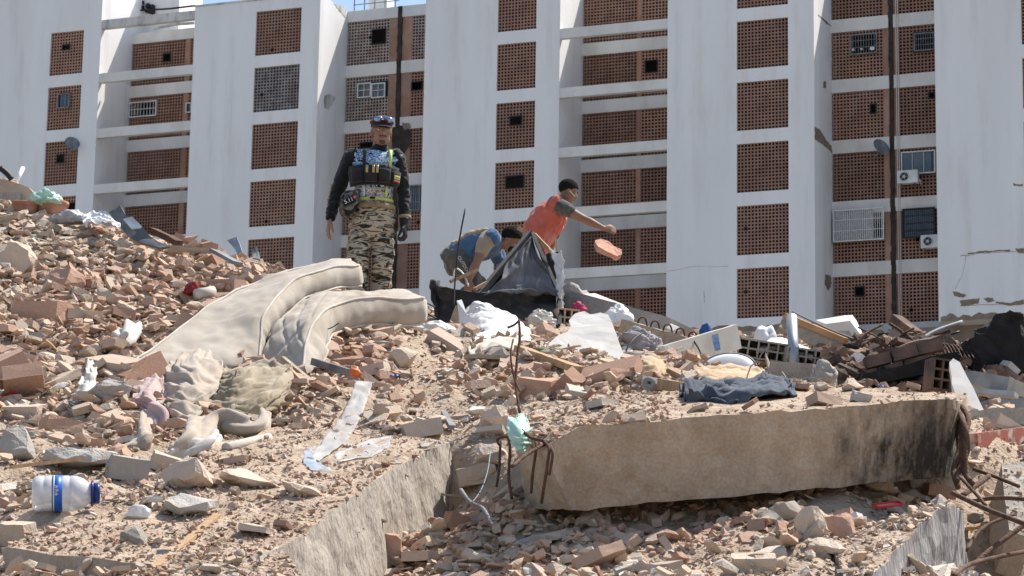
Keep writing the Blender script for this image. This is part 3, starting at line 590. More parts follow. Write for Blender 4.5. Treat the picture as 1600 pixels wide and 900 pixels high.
def grid_mesh(name, fn, nu, nv, m, closed_v=False, thick=0.0):
    b = MB(); vs = [fn(i / (nu - 1), j / (nv - 1 if not closed_v else nv)) for i in range(nu) for j in range(nv)]
    fs = [(i * nv + j, (i + 1) * nv + j, (i + 1) * nv + (j + 1) % nv, i * nv + (j + 1) % nv) for i in range(nu - 1) for j in range(nv if closed_v else nv - 1)]
    b.add(vs, fs); me = b.mesh(name, m); me.shade_smooth(); return me
def sheet(name, pts4, nu, nv, m, amp=.03, fsc=6, thick=.006, folds=(1, 1), parent=None, dirn=None, **tags):
    """cloth or film with long creases, spanning rows of (px, py, Y) points"""
    rows = [[P(*rest(p, .05)) for p in r] for r in pts4]; c = sum((p for r in rows for p in r), Vector()) / sum(len(r) for r in rows)
    R_s = [spl(r, nv) for r in rows]; vs = [spl([r[j] for r in R_s], nu) if len(rows) > 2 else [R_s[0][j].lerp(R_s[1][j], i / (nu - 1)) for i in range(nu)] for j in range(nv)]
    lu = sum((vs[nv // 2][i + 1] - vs[nv // 2][i]).length for i in range(nu - 1)); lv = sum((vs[j + 1][nu // 2] - vs[j][nu // 2]).length for j in range(nv - 1))
    a = dirn if dirn is not None else (.5 if folds[0] <= folds[1] else 1.4); ca, sa = math.cos(a), math.sin(a); b = MB(); V_ = []; sd = c.x * 13.7
    for i in range(nu):
        for j in range(nv):
            p = vs[j][i]; x, y = j / (nv - 1) * lv, i / (nu - 1) * lu
            n_ = (vs[min(j + 1, nv - 1)][i] - vs[max(j - 1, 0)][i]).cross(vs[j][min(i + 1, nu - 1)] - vs[j][max(i - 1, 0)])
            n_ = n_.normalized() if n_.length > 1e-9 else Vector((0, -1, 0))
            if n_.y > 0: n_ = -n_
            wx, wy = noise.noise(Vector((x * fsc * .5, y * fsc * .5, sd))) * .35 / fsc * 3, noise.noise(Vector((x * fsc * .5 + 9, y * fsc * .5, sd))) * .35 / fsc * 3
            al, ac = (x + wx) * ca + (y + wy) * sa, -(x + wx) * sa + (y + wy) * ca
            d = 1 - 3.4 * min(abs(noise.noise(Vector((al * fsc * .35, ac * fsc * 1.35, sd)))), .4) + .45 * (1 - 3.4 * min(abs(noise.noise(Vector((al * fsc * 1.1 + 4, ac * fsc * 2.2, sd + 5)))), .35)) + .2 * noise.noise(Vector((x * fsc * 4, y * fsc * 4, sd)))
            ed = 1 + .5 * (noise.noise(Vector((x * 9, y * 9, sd + 2))))
            V_.append(p - c + n_ * (d - .4) * amp * ed + Vector((noise.noise(Vector((x * 7, y * 7, sd + 1))), 0, noise.noise(Vector((x * 7, y * 7, sd + 3))))) * amp * .6)
    b.add(V_, [(i * nv + j, (i + 1) * nv + j, (i + 1) * nv + j + 1, i * nv + j + 1) for i in range(nu - 1) for j in range(nv - 1)])
    o = b.build(name, m, parent, True, **tags); o.location = c
    if thick: md = o.modifiers.new('thickness', 'SOLIDIFY'); md.thickness = thick; md.offset = 0
    return o
def heap(name, px, py, Y, size, m, amp=.25, fsc=3.0, stretch=(1, 1, 1), rz=0, tilt=0, seed=0, parent=None, flat=.35, sub=5, **tags):
    """crumpled bundle of cloth lying on the heap, folds running along its own x axis"""
    bm = bmesh.new(); bmesh.ops.create_icosphere(bm, subdivisions=sub, radius=1); sd = Vector((seed * 3.7, seed * 1.3, seed * .7))
    for v in bm.verts:
        n = v.co.normalized(); q = Vector((n.x * stretch[0], n.y * stretch[1], n.z * stretch[2])) * fsc + sd; q += noise.noise_vector(q * .6) * .8
        f1 = abs(noise.noise(q)); f2 = abs(noise.noise(q * 2.1 + Vector((3, 7, 1)))); rg = 1 - 2.4 * min(f1, .42) - .8 * min(f2, .3); big = noise.noise(n * 1.4 + sd)
        r = 1 + big * .40 + (rg - .3) * amp
        v.co = Vector((n.x * r, n.y * r, (n.z if n.z > 0 else n.z * flat) * r))
    S_ = Matrix.Diagonal((size[0] / 2, size[1] / 2, size[2])); bmesh.ops.transform(bm, matrix=(Matrix.Rotation(rz, 3, 'Z') @ Matrix.Rotation(tilt, 3, 'Y') @ S_).to_4x4(), verts=bm.verts)
    me = bpy.data.meshes.new(name); bm.to_mesh(me); bm.free(); me.materials.append(m); o = obj(name, me, parent, True, **tags); o.location = P(*rest((px, py, Y), .02)); return o
def twist(name, pts, r, m, lobes=4, turns=2.0, n=70, seg=36, parent=None, lobe=.35, flat=1.0, **tags):
    """rope-like twisted cloth along a path"""
    q = spl([P(*rest(p, .04)) for p in pts], n); rs = spl([(x, 0, 0) for x in (r if isinstance(r, (list, tuple)) else [r] * 3)], n); c = q[0].copy(); b = MB(); vs = []; u = None
    for i, p in enumerate(q):
        t = (q[min(i + 1, n - 1)] - q[max(i - 1, 0)]).normalized()
        if u is None: u = t.orthogonal().normalized()
        u = (u - t * u.dot(t)).normalized(); w = t.cross(u); rr = rs[i].x * (1 if 2 < i < n - 3 else .75)
        for k in range(seg):
            a = 2 * math.pi * k / seg; f = 1 + lobe * math.cos(lobes * a + turns * 6.283 * i / n) + .22 * noise.noise(p * 9 + Vector((math.cos(a), math.sin(a), 0)) * 2)
            d = (u * math.cos(a) + w * math.sin(a)) * rr * f; d.z *= flat; vs.append(p - c + d)
    b.add(vs, [(i * seg + k, i * seg + (k + 1) % seg, (i + 1) * seg + (k + 1) % seg, (i + 1) * seg + k) for i in range(n - 1) for k in range(seg)] + [tuple(range(seg))[::-1], tuple(range((n - 1) * seg, n * seg))])
    o = b.build(name, m, parent, True, **tags); o.location = c; return o
DUSTYCLOTH = cloth_mat('dusty_beige_cloth', (.47, .40, .325), (.36, .295, .23), scale=5, dirt=(.30, .235, .17), dscale=3, damt=.6)
TICKING = cloth_mat('soiled_mattress_ticking', (.46, .41, .345), (.34, .29, .23), scale=3.5, dirt=(.28, .22, .16), dscale=2.4, damt=.85)
PIPING = cloth_mat('mattress_piping', (.56, .50, .43), scale=8)
BROWNCLOTH = cloth_mat('olive_brown_blanket', (.33, .27, .185), (.23, .185, .12), scale=6, dirt=(.46, .385, .30), dscale=4, damt=.7)
PINKCLOTH = cloth_mat('dusty_pink_cloth', (.50, .36, .335), (.38, .27, .255), scale=7)
WHITECLOTH = cloth_mat('off_white_cloth', (.62, .58, .53), (.47, .43, .385), scale=7)
GREYCLOTH = cloth_mat('dark_grey_cloth', (.10, .10, .105), (.22, .21, .20), scale=7)
DENIM = cloth_mat('dusty_blue_denim', (.045, .06, .085), (.10, .115, .135), scale=9)
TANCLOTH = cloth_mat('tan_blanket', (.56, .40, .25), (.45, .31, .185), scale=6)
BLACKCLOTH = cloth_mat('black_lining_cloth', (.014, .014, .016), (.035, .034, .034), scale=4, dirt=(.10, .09, .08), dscale=5, damt=.5)
WHITEPL = mat('white_plastic', (.80, .79, .77), .45, (.70, .69, .66), scale=4, bump=.1)
WHITEBAG = mat('white_sack_plastic', (.80, .79, .77), .5, (.66, .64, .61), scale=8, bump=.3, bscale=30, spec=.4)
CLEARPL = mat('clear_dusty_plastic', (.70, .69, .65), .3, (.55, .50, .44), scale=6, alpha=.55, spec=.5)
GREENBAG = mat('pale_green_bag_plastic', (.50, .74, .60), .35, (.38, .62, .50), scale=8, alpha=.72, spec=.5)
DRYWALL = mat('chalky_white_board', (.71, .69, .64), .9, (.62, .58, .52), scale=3, dirt=(.46, .36, .26), dscale=2.5, damt=.6, stretch=(1, 1, .4))
BURNT = mat('charred_surface', (.012, .011, .0105), .95, (.026, .023, .021), scale=5, detail=9, bump=.8, bscale=25)
PALEWOOD = mat('weathered_pale_wood', (.42, .34, .25), .9, (.30, .235, .165), scale=5, detail=8, stretch=(3, 3, 14), bump=.3)
CLAY = mat('terracotta', (.40, .185, .115), .85, (.30, .13, .08), scale=6, dirt=(.45, .34, .26), dscale=3, damt=.5)
GALV = mat('galvanised_steel', (.42, .43, .44), .45, (.30, .31, .32), scale=6, metal=.6)
CONC2 = slab_mat('raw_grey_concrete', (.43, .40, .355), (.32, .29, .25))
# ------------------------------------------------------------------ mattresses
def thick_ribbon(name, Rp, Lp, t, m, quilt=0.0, nu=80, nv=40, bulge=.03, **tags):
    wob = lambda L_, k: [p + noise.noise_vector(p * 2.3 + Vector((k, 0, 0))) * .03 + noise.noise_vector(p * 6 + Vector((k, 0, 0))) * .004 for p in L_]
    Re = wob(spl([P(*p) for p in Rp], nu), 1); Le = wob(spl([P(*p) for p in Lp], nu), 5); c = sum(Re + Le, Vector()) / (2 * nu)
    base = [[Re[i].lerp(Le[i], j / (nv - 1)) for j in range(nv)] for i in range(nu)]
    def nrm(i, j):
        a = base[min(i + 1, nu - 1)][j] - base[max(i - 1, 0)][j]; b_ = base[i][min(j + 1, nv - 1)] - base[i][max(j - 1, 0)]; return a.cross(b_).normalized()
    N_ = [[nrm(i, j) for j in range(nv)] for i in range(nu)]
    if N_[nu // 2][nv // 2].z < 0: N_ = [[-x for x in r] for r in N_]
    e = empty(name, c, **tags); vs = []; ring = 2 * nv + 2 * 6
    top, bot, sideR, sideL = [], [], [], []
    for i in range(nu):
        u = i / (nu - 1); eu = min(1, min(u, 1 - u) * 14) ** .5; rowv = []
        for j in range(nv):
            v = j / (nv - 1); ev = min(1, min(v, 1 - v) * 10) ** .5; p, n = base[i][j], N_[i][j]; wr = noise.noise(p * 2.2) * .05 - .022 * min(abs(noise.noise(p * 3.4 + Vector((2, 5, 1)))), .25) + noise.noise(p * 11) * .008
            q_ = 0
            if quilt:
                a_, b_ = (u * 5.5 + v * 2.2), (u * 5.5 - v * 2.2); q_ = quilt * (min(abs(math.sin(a_ * math.pi)), .5) * min(abs(math.sin(b_ * math.pi)), .5) * 4 - .5)
            rowv.append(p + n * ((wr + q_ + bulge) * eu * ev) - c)
        for k in range(1, 7):
            s_ = k / 7; p, n = base[i][-1], N_[i][-1]; out = (base[i][-1] - base[i][0]).normalized(); rowv.append(p - n * t * s_ + out * math.sin(s_ * math.pi) * .035 + noise.noise_vector(p * 9 + n * s_) * .012 - c)
        for j in range(nv - 1, -1, -1): rowv.append(base[i][j] - N_[i][j] * t - c)
        for k in range(6, 0, -1):
            s_ = k / 7; p, n = base[i][0], N_[i][0]; out = (base[i][0] - base[i][-1]).normalized(); rowv.append(p - n * t * s_ + out * math.sin(s_ * math.pi) * .035 + out * (.012 * noise.noise(p * 14 + n * s_ * 2)) - c)
        vs += rowv
    n_ = len(rowv); b = MB(); b.add(vs, [(i * n_ + k, i * n_ + (k + 1) % n_, (i + 1) * n_ + (k + 1) % n_, (i + 1) * n_ + k) for i in range(nu - 1) for k in range(n_)])
    for i in (0, nu - 1):      # rounded ends
        ring_ = [Vector(v) for v in vs[i * n_:(i + 1) * n_]]; cc = sum(ring_, Vector()) / n_; tt = (base[i][nv // 2] - base[1 if i == 0 else nu - 2][nv // 2]).normalized()
        b.add(ring_ + [cc + (p - cc) * .8 + tt * .05 for p in ring_], [(k, (k + 1) % n_, n_ + (k + 1) % n_, n_ + k) for k in range(n_)] + [tuple(range(n_, 2 * n_))])
    me = b.mesh('body', m); bm = bmesh.new(); bm.from_mesh(me); bmesh.ops.remove_doubles(bm, verts=bm.verts, dist=1e-4); bmesh.ops.recalc_face_normals(bm, faces=bm.faces); bm.to_mesh(me); bm.free()
    obj('body', me, e, True)
    for jj in (0, nv - 1):
        for off in (0, -t):
            ob = (base[0][jj] - base[0][nv - 1 - jj]).normalized() * (.018 if off == -.035 else 0)
            b = MB(); b.tube([base[i][jj] + ob + N_[i][jj] * (off + (.004 if off == 0 else -.004)) - c for i in range(nu)], .0095, 6); b.build('piping', PIPING, e, True)
    return e
thick_ribbon('mattress', [(402, 580, 18.2), (404, 535, 18.4), (412, 492, 18.6), (440, 452, 19.0), (492, 426, 19.5), (562, 413, 20.1)], [(190, 580, 17.7), (250, 535, 18.2), (318, 487, 18.9), (385, 447, 19.5), (450, 423, 20.2), (548, 408, 20.9)], .16, TICKING, bulge=.01,
             label='bent beige foam mattress arching over the debris, the upper of two', cat='mattress', group='soiled mattresses')
thick_ribbon('mattress', [(472, 575, 17.9), (478, 540, 18.1), (496, 502, 18.4), (530, 474, 18.9), (590, 466, 19.3), (664, 466, 19.7)], [(405, 570, 18.4), (424, 530, 18.6), (452, 490, 18.9), (492, 466, 19.3), (560, 458, 19.8), (640, 459, 20.2)], .20, TICKING, quilt=.013,
             label='quilted off white mattress with flat right end, under the bent one', cat='mattress', group='soiled mattresses')
# ------------------------------------------------------------------ bedding and clothes
sheet('blanket', [[(268, 572, 17.4), (300, 548, 17.6), (348, 560, 17.5)], [(258, 592, 16.9), (300, 580, 16.7), (346, 588, 16.9)], [(256, 618, 16.5), (292, 612, 16.35), (336, 612, 16.6)], [(262, 642, 16.2), (290, 645, 16.1), (318, 638, 16.3)], [(280, 660, 16.1), (300, 664, 16.05), (308, 656, 16.15)]], 90, 70, DUSTYCLOTH, .032, 4.6, .012, dirn=1.15, label='crumpled beige grey blanket hanging below the left mattress end', cat='blanket')
sheet('blanket', [[(352, 578, 17.5), (400, 566, 17.6), (452, 572, 17.5)], [(330, 600, 17.0), (385, 590, 16.9), (455, 588, 17.1)], [(316, 628, 16.6), (370, 622, 16.4), (440, 612, 16.7)], [(312, 652, 16.3), (350, 654, 16.2), (400, 642, 16.4)]], 90, 90, BROWNCLOTH, .036, 4.6, .016, dirn=2.75, label='olive brown folded blanket pile under the mattresses', cat='blanket')
sheet('blanket', [[(392, 600, 16.9), (430, 590, 17.0), (456, 584, 17.1)], [(370, 632, 16.4), (420, 622, 16.4), (452, 606, 16.7)], [(352, 656, 16.15), (400, 652, 16.15), (436, 630, 16.5)]], 60, 70, BROWNCLOTH, .034, 4.8, .016, dirn=2.7, label='right hand layer of the olive brown blanket pile', cat='blanket')
sheet('cloth', [[(212, 602, 16.9), (232, 588, 17.0), (256, 592, 16.9)], [(208, 622, 16.5), (232, 612, 16.35), (258, 618, 16.5)], [(214, 640, 16.3), (236, 640, 16.2), (256, 645, 16.2)], [(236, 660, 16.05), (248, 666, 16.0), (258, 660, 16.05)]], 70, 50, PINKCLOTH, .022, 6.5, .008, dirn=1.2, label='dusty pink cloth crumpled beside the beige blanket', cat='cloth')
twist('cloth', [(238, 640, 16.2), (252, 655, 16.05), (250, 672, 15.95)], [.05, .06, .03], PINKCLOTH, 3, .5, label='thin pink cloth tail hanging under the pink bundle', cat='cloth')
twist('sheet', [(272, 706, 15.1), (300, 690, 15.25), (318, 668, 15.5), (352, 660, 15.6), (388, 672, 15.5), (408, 664, 15.6), (413, 645, 15.8)], [.05, .075, .07, .06, .035], DUSTYCLOTH, 3, 2.6, 110, lobe=.3, label='twisted beige bed sheet curling over the rubble in front of the blankets', cat='sheet')
twist('sheet', [(262, 712, 14.95), (292, 704, 15.05), (322, 694, 15.15), (340, 680, 15.3)], [.035, .05, .03], WHITECLOTH, 3, 1.5, label='short pale twisted cloth end below the curled sheet', cat='sheet')
rod('pipe', [rest(q) for q in ((352, 700, 15.6), (385, 692, 15.7), (420, 684, 15.8))], .03, PIPING, 8, label='pale dusty pipe stub lying under the curled sheet', cat='pipe')
sheet('garment', [[(138, 562, 17.7), (152, 564, 17.7)], [(132, 585, 17.3), (150, 586, 17.25)], [(118, 610, 17.0), (132, 606, 16.9), (145, 612, 16.95)], [(112, 628, 16.75), (126, 626, 16.7), (140, 624, 16.75)]], 70, 36, WHITECLOTH, .02, 7, .008, dirn=1.5, label='crumpled white garment on the left slope, upper end', cat='garment')
sheet('garment', [[(108, 622, 16.8), (128, 618, 16.75), (146, 622, 16.8)], [(104, 634, 16.6), (126, 630, 16.5), (148, 634, 16.6)], [(108, 646, 16.4), (124, 648, 16.35), (140, 642, 16.4)]], 44, 50, GREYCLOTH, .022, 7, .008, label='dark grey garment at the foot of the white one', cat='garment')
twist('cloth', [(226, 655, 15.9), (222, 680, 15.6), (222, 702, 15.3)], [.04, .055, .07], DUSTYCLOTH, 3, .4, label='beige rag strip dangling between stones on the left', cat='cloth')
twist('cloth', [(188, 532, 18.5), (200, 520, 18.7), (212, 512, 18.9)], [.06, .07, .05], WHITECLOTH, 4, 1, label='small white rag on the brick slope left of the mattress', cat='cloth')
sheet('jeans', [[(1063, 606, 15.2), (1100, 600, 15.3), (1150, 602, 15.3), (1195, 594, 15.5), (1232, 603, 15.5)], [(1066, 612, 14.95), (1105, 609, 14.95), (1150, 611, 14.95), (1195, 607, 15.0), (1240, 611, 15.1)], [(1075, 621, 14.6), (1110, 619, 14.6), (1150, 621, 14.5), (1190, 618, 14.5), (1243, 617, 14.7)]], 44, 120, DENIM, .05, 6.5, .012, dirn=.15, label='dark blue denim garment spread on top of the long slab', cat='garment')
sheet('blanket', [[(1085, 584, 17.0), (1130, 578, 17.1), (1170, 582, 17.1), (1198, 590, 17.0)], [(1090, 592, 16.5), (1130, 590, 16.4), (1170, 594, 16.4), (1200, 600, 16.4)], [(1100, 606, 16.0), (1140, 609, 15.9), (1175, 609, 15.8), (1192, 606, 15.9)]], 44, 90, TANCLOTH, .04, 4.2, .014, dirn=.3, label='tan blanket lying behind the dark denim garment', cat='blanket')
sheet('cloth', [[(1000, 565, 17.6), (1015, 556, 17.8), (1036, 566, 17.7)], [(996, 580, 17.2), (1014, 572, 17.1), (1040, 578, 17.2)], [(1002, 592, 16.9), (1018, 594, 16.8), (1036, 590, 16.9)]], 60, 60, TANCLOTH, .028, 6, .01, dirn=1.0, label='bunched cream tan cloth left of the light plank', cat='cloth')
bar('plank', (1030, 600, 16.2), (1078, 608, 15.8), .03, .07, WOOD, label='short orange brown plank left of the denim garment', cat='plank')
e = empty('pipe_roll', P(1013, 602, 16.1), label='small grey roll with round hole beside the orange plank', cat='roll'); M = Matrix.Rotation(math.pi / 2, 4, 'X'); b = MB(); b.lathe([(.012, .0), (.036, .0), (.04, .006), (.04, .1), (.012, .1), (.012, 0)], 18, M, cap=False); b.build('body', GREY_METAL, e, True)
b = MB(); b.lathe([(.015, -.003), (.03, -.003), (.03, .002), (.015, .002)], 16, M, cap=False); b.build('end_ring', WHITEPL, e, True)
# ------------------------------------------------------------------ plastics and small things
sheet('plastic_strip', [[(556, 596, 17.2), (545, 625, 16.7), (530, 655, 16.2), (502, 690, 15.6), (478, 714, 15.2)], [(582, 598, 17.2), (574, 625, 16.7), (560, 660, 16.2), (540, 690, 15.7), (498, 720, 15.2)]], 10, 50, CLEARPL, .012, 6, .004, label='long milky plastic strip hanging down the slope', cat='plastic strip')
sheet('plastic_film', [[(522, 712, 14.95), (570, 690, 15.35), (612, 682, 15.6)], [(530, 722, 14.8), (580, 712, 15.05), (608, 698, 15.35)]], 12, 24, CLEARPL, .01, 6, .004, label='thin flat plastic film on the dust beside the strip', cat='plastic film')
sheet('plastic_film', [[(476, 700, 15.0), (486, 698, 15.0)], [(474, 722, 14.7), (494, 722, 14.7)], [(488, 735, 14.4), (524, 735, 14.4)]], 20, 12, mat('bluish_clear_plastic', (.55, .62, .68), .3, (.45, .5, .55), scale=6, alpha=.7, spec=.5), .012, 9, .004, label='upright bluish plastic scrap at the foot of the strip', cat='plastic film')
heap('cup', 216, 806, 13.05, (.13, .09, .05), mat('clear_cup_plastic', (.82, .81, .79), .25, (.72, .71, .69), scale=6, alpha=.7, spec=.6), .06, 1.4, seed=4, sub=4, label='crushed clear plastic cup below the water jug', cat='cup')
# water jug: lies on its side, neck to the right
JM = mat('cloudy_jug_plastic', (.82, .83, .84), .22, (.74, .75, .76), scale=2, alpha=.62, spec=.6); JBLUE = mat('blue_label_print', (.018, .10, .42), .4, (.03, .15, .55), scale=3); JCAP = mat('dark_blue_cap', (.015, .035, .16), .35)
jug = empty('water_jug', P(*rest((104, 800, 13.6), .05)), label='clear plastic water jug with blue band and dark blue cap on its side', cat='water jug')
jug.rotation_euler = (0, math.radians(-2), math.radians(8))
def jug_lathe(prof, mats, name, parent, smooth=True, seg=40): b = MB(); b.lathe(prof, seg, Matrix.Translation((-.175, 0, .095)) @ Matrix.Rotation(math.pi / 2, 4, 'Y')); return b.build(name, mats, parent, smooth)
body = jug_lathe([(.02, 0.004), (.07, 0), (.086, .012), (.092, .03), (.092, .055), (.088, .06), (.092, .065), (.092, .095), (.091, .10), (.091, .155), (.092, .16), (.092, .185), (.088, .19), (.092, .195), (.09, .225), (.076, .262), (.056, .285), (.048, .295), (.048, .31)], JM, 'bottle', jug)
lab = jug_lathe([(.0925, .102), (.0925, .153)], JBLUE, 'label_band', jug)
jug_lathe([(.0932, .108), (.0932, .114)], WHITEPL, 'label_line', lab)
for k, (a, z0, z1) in enumerate(((-1.75, .116, .128), (-1.55, .118, .132), (-1.35, .116, .128))):   # white numeral and shapes printed on the band
    b = MB(); 
    for q in range(3): aa = a + q * .05; b.box((-.175 + (z0 + z1) / 2 + .006 * (q % 2), .0945 * math.sin(aa - .0) , .095 + .0945 * math.cos(aa)), (z1 - z0, .003, .006), Matrix.Rotation(-aa, 3, 'X'))
    b.build('label_print', WHITEPL, lab)
cap = jug_lathe([(.045, .305), (.054, .306), (.054, .335), (.05, .342), (.01, .344)], JCAP, 'cap', jug)
b = MB(); n = 26; b.tube([(-.175 + .30 + .004, .06 * math.cos(6.283 * k / n), .095 + .06 * math.sin(6.283 * k / n)) for k in range(n + 1)], .008, 6); b.build('neck_ring', JCAP, jug, True)
# red phone case
e = empty('phone_case', P(*rest((1387, 793, 13.9), .10)), label='open red phone case lying on the rubble at lower right', cat='phone case'); e.rotation_euler = (math.radians(17), math.radians(-9), math.radians(18))
RED = mat('red_silicone', (.55, .035, .04), .45, (.45, .03, .03), scale=5); PINKR = mat('pale_red_inner_case', (.68, .25, .22), .5, (.6, .2, .18), scale=4)
b = MB(); b.box((0, 0, .012), (.15, .076, .004)); b.build('back', PINKR, e)
rim = [(math.copysign(.077 - .012 * (1 - abs(math.cos(a)) ** .25), math.cos(a)), math.copysign(.040 - .010 * (1 - abs(math.sin(a)) ** .25), math.sin(a)), .016) for a in [6.283 * k / 40 for k in range(41)]]
rr = .012; rim = []
for (cx, cy, a0) in ((.065, .028, 0), (-.065, .028, 90), (-.065, -.028, 180), (.065, -.028, 270)):
    for k in range(6): a = math.radians(a0 + 18 * k); rim.append((cx + rr * math.cos(a), cy + rr * math.sin(a), .017))
b = MB(); b.tube(rim + rim[:1], .0065, 6); b.build('rim', RED, e, True)
b = MB(); b.box((.058, .022, .0155), (.018, .018, .003)); b.build('camera_cutout', RED, e)
# green bags
sheet('plastic_bag', [[(797, 655, 14.05), (808, 645, 14.1), (822, 647, 14.1)], [(793, 672, 13.85), (812, 668, 13.75), (830, 668, 13.9)], [(799, 692, 13.75), (814, 690, 13.65), (828, 680, 13.8)], [(808, 706, 13.7), (816, 706, 13.68), (824, 700, 13.72)]], 50, 40, GREENBAG, .016, 8, .002, label='pale green plastic bag caught on the rebar at the slab end', cat='plastic bag')
heap('plastic_bag', 72, 316, 23.1, (.27, .25, .10), GREENBAG, .4, 2.6, seed=5, sub=4, label='green plastic bag on the clay pots at the top left', cat='plastic bag')
# timbers and strips
bar('wood_strip', (243, 886, 12.15), (340, 805, 13.2), .045, .018, WOOD, ends=.01, label='long thin wooden strip slanting up over the lower left slab', cat='wood strip')
bar('wood_strip', (16, 730, 14.0), (132, 716, 14.3), .02, .02, WOOD, label='thin stick lying above the water jug', cat='wood strip')
bar('wood_strip', (442, 560, 18.0), (478, 590, 17.6), .03, .03, PALEWOOD, label='weathered lath under the quilted mattress', cat='wood strip')
bar('plank', (810, 545, 18.3), (905, 578, 17.6), .08, .05, WOOD, rough=.004, label='brown plank slanting down right of the upright rebar', cat='plank')
bar('plank', (735, 560, 18.3), (830, 562, 18.1), .2, .03, PALEWOOD, rough=.008, label='dusty board sticking out of the heap below the sacks', cat='plank')
bar('tube', (693, 645, 16.0), (706, 668, 15.7), .035, .03, GREY_METAL, label='short grey metal channel in the rubble left of the slab', cat='channel')
bar('shoe_tool', (490, 565, 17.9), (545, 582, 17.6), .05, .05, GREYCLOTH, label='dark grey tool handle with orange tip in the rubble', cat='tool')
heap('rag', 556, 585, 17.5, (.09, .08, .05), mat('orange_plastic', (.65, .16, .04), .5), .2, 2, seed=2, sub=3, label='small orange scrap beside the dark tool handle', cat='scrap')
# ------------------------------------------------------------------ rebar
def rebar(pts, r, label, n=None): return rod('rebar', pts, r, RUST, 7, n, label=label, cat='rebar', group='rusty reinforcing bars')
rebar([(812, 645, 15.6), (806, 600, 15.7), (808, 560, 15.75), (812, 530, 15.8), (811, 500, 15.85)], .009, 'upright rusty rebar standing in the middle of the heap')
rebar([(793, 512, 15.85), (803, 508, 15.85), (812, 500, 15.85)], .008, 'short bent hook at the top of the upright rebar')
rebar([(812, 612, 15.6), (803, 590, 15.6), (798, 555, 15.6), (802, 530, 15.7)], .006, 'thinner bent rebar leaning on the upright one')
rebar([(800, 729, 13.3), (820, 712, 13.45), (850, 694, 13.6)], .010, 'thick short rebar jutting out left from the long slab')
rebar([(812, 670, 13.75), (830, 684, 13.65), (850, 690, 13.6), (857, 705, 13.6)], .010, 'rebar through the green bag at the slab end')
rebar([(836, 684, 13.7), (838, 700, 13.62), (833, 735, 13.66), (830, 770, 13.75)], .008, 'vertical stirrup bar hanging at the slab end, left one')
rebar([(850, 690, 13.62), (858, 700, 13.5), (855, 728, 13.5), (850, 760, 13.58), (846, 786, 13.68)], .009, 'vertical stirrup bar hanging at the slab end, middle one')
rebar([(854, 688, 13.62), (863, 704, 13.48), (862, 722, 13.48), (858, 742, 13.52)], .008, 'vertical stirrup bar hanging at the slab end, right one')
rebar([(780, 695, 14.1), (778, 686, 14.1), (792, 683, 14.05), (797, 700, 14.0), (795, 745, 14.0), (800, 780, 14.0)], .009, 'rusty stirrup loop at the far left of the slab end')
rebar([(782, 690, 14.2), (780, 730, 14.2), (776, 760, 14.1)], .008, 'vertical rebar leg left of the green bag')
rod('cable', [(720, 765, 14.3), (735, 785, 14.0), (755, 795, 13.8), (768, 820, 13.4)], .011, mat('grey_cable_sheath', (.2, .2, .2), .6), label='curved grey cable in the shaded hollow', cat='cable')
rod('wire', [(766, 705, 14.7), (762, 735, 14.5), (752, 765, 14.2), (738, 785, 13.95)], .004, mat('blue_wire', (.15, .2, .26), .5), label='thin blue grey wire hanging in the shaded hollow', cat='wire')
bundle = [[(1496, 640, 14.3), (1508, 668, 14.1), (1512, 700, 14.1), (1504, 730, 14.1), (1516, 752, 14.0)], [(1498, 650, 14.3), (1503, 690, 14.15), (1500, 725, 14.15), (1494, 752, 14.0)], [(1492, 655, 14.3), (1499, 700, 14.2), (1490, 735, 14.1), (1497, 762, 14.0)], [(1500, 632, 14.35), (1513, 655, 14.2), (1508, 690, 14.1), (1510, 740, 14.05), (1520, 756, 14)]]
for q, l in zip(bundle, ('outermost', 'second', 'third', 'innermost')): rebar(q, .016, l + ' of the bent bars curling down at the sooty slab end')
for q, r, l in (([(1488, 770, 13.5), (1540, 795, 13.3), (1610, 822, 13.1)], .014, 'long straight rebar crossing the pit at lower right'), ([(1520, 783, 13.9), (1560, 778, 13.8), (1612, 781, 13.7)], .012, 'nearly level rebar above the pit at the right edge'), ([(1510, 900, 12.9), (1540, 865, 13.1), (1612, 812, 13.3)], .014, 'rebar rising from the pit floor to the right edge'),
                ([(1503, 775, 13.9), (1530, 755, 14.1), (1545, 744, 14.2)], .016, 'short thick rebar at the top of the pit'), ([(1521, 733, 14.4), (1555, 745, 14.3), (1592, 760, 14.1)], .011, 'hooked thin rebar on the pale slab at right'), ([(1510, 860, 13.6), (1535, 825, 13.9), (1585, 803, 14.1)], .010, 'thin rebar deep in the pit'),
                ([(1490, 900, 12.4), (1520, 880, 12.8), (1600, 862, 13.2)], .012, 'rebar lying low across the pit'), ([(1500, 745, 13.9), (1528, 775, 13.6), (1540, 790, 13.5)], .010, 'bent rebar at the pit rim')): rebar(q, r, l)
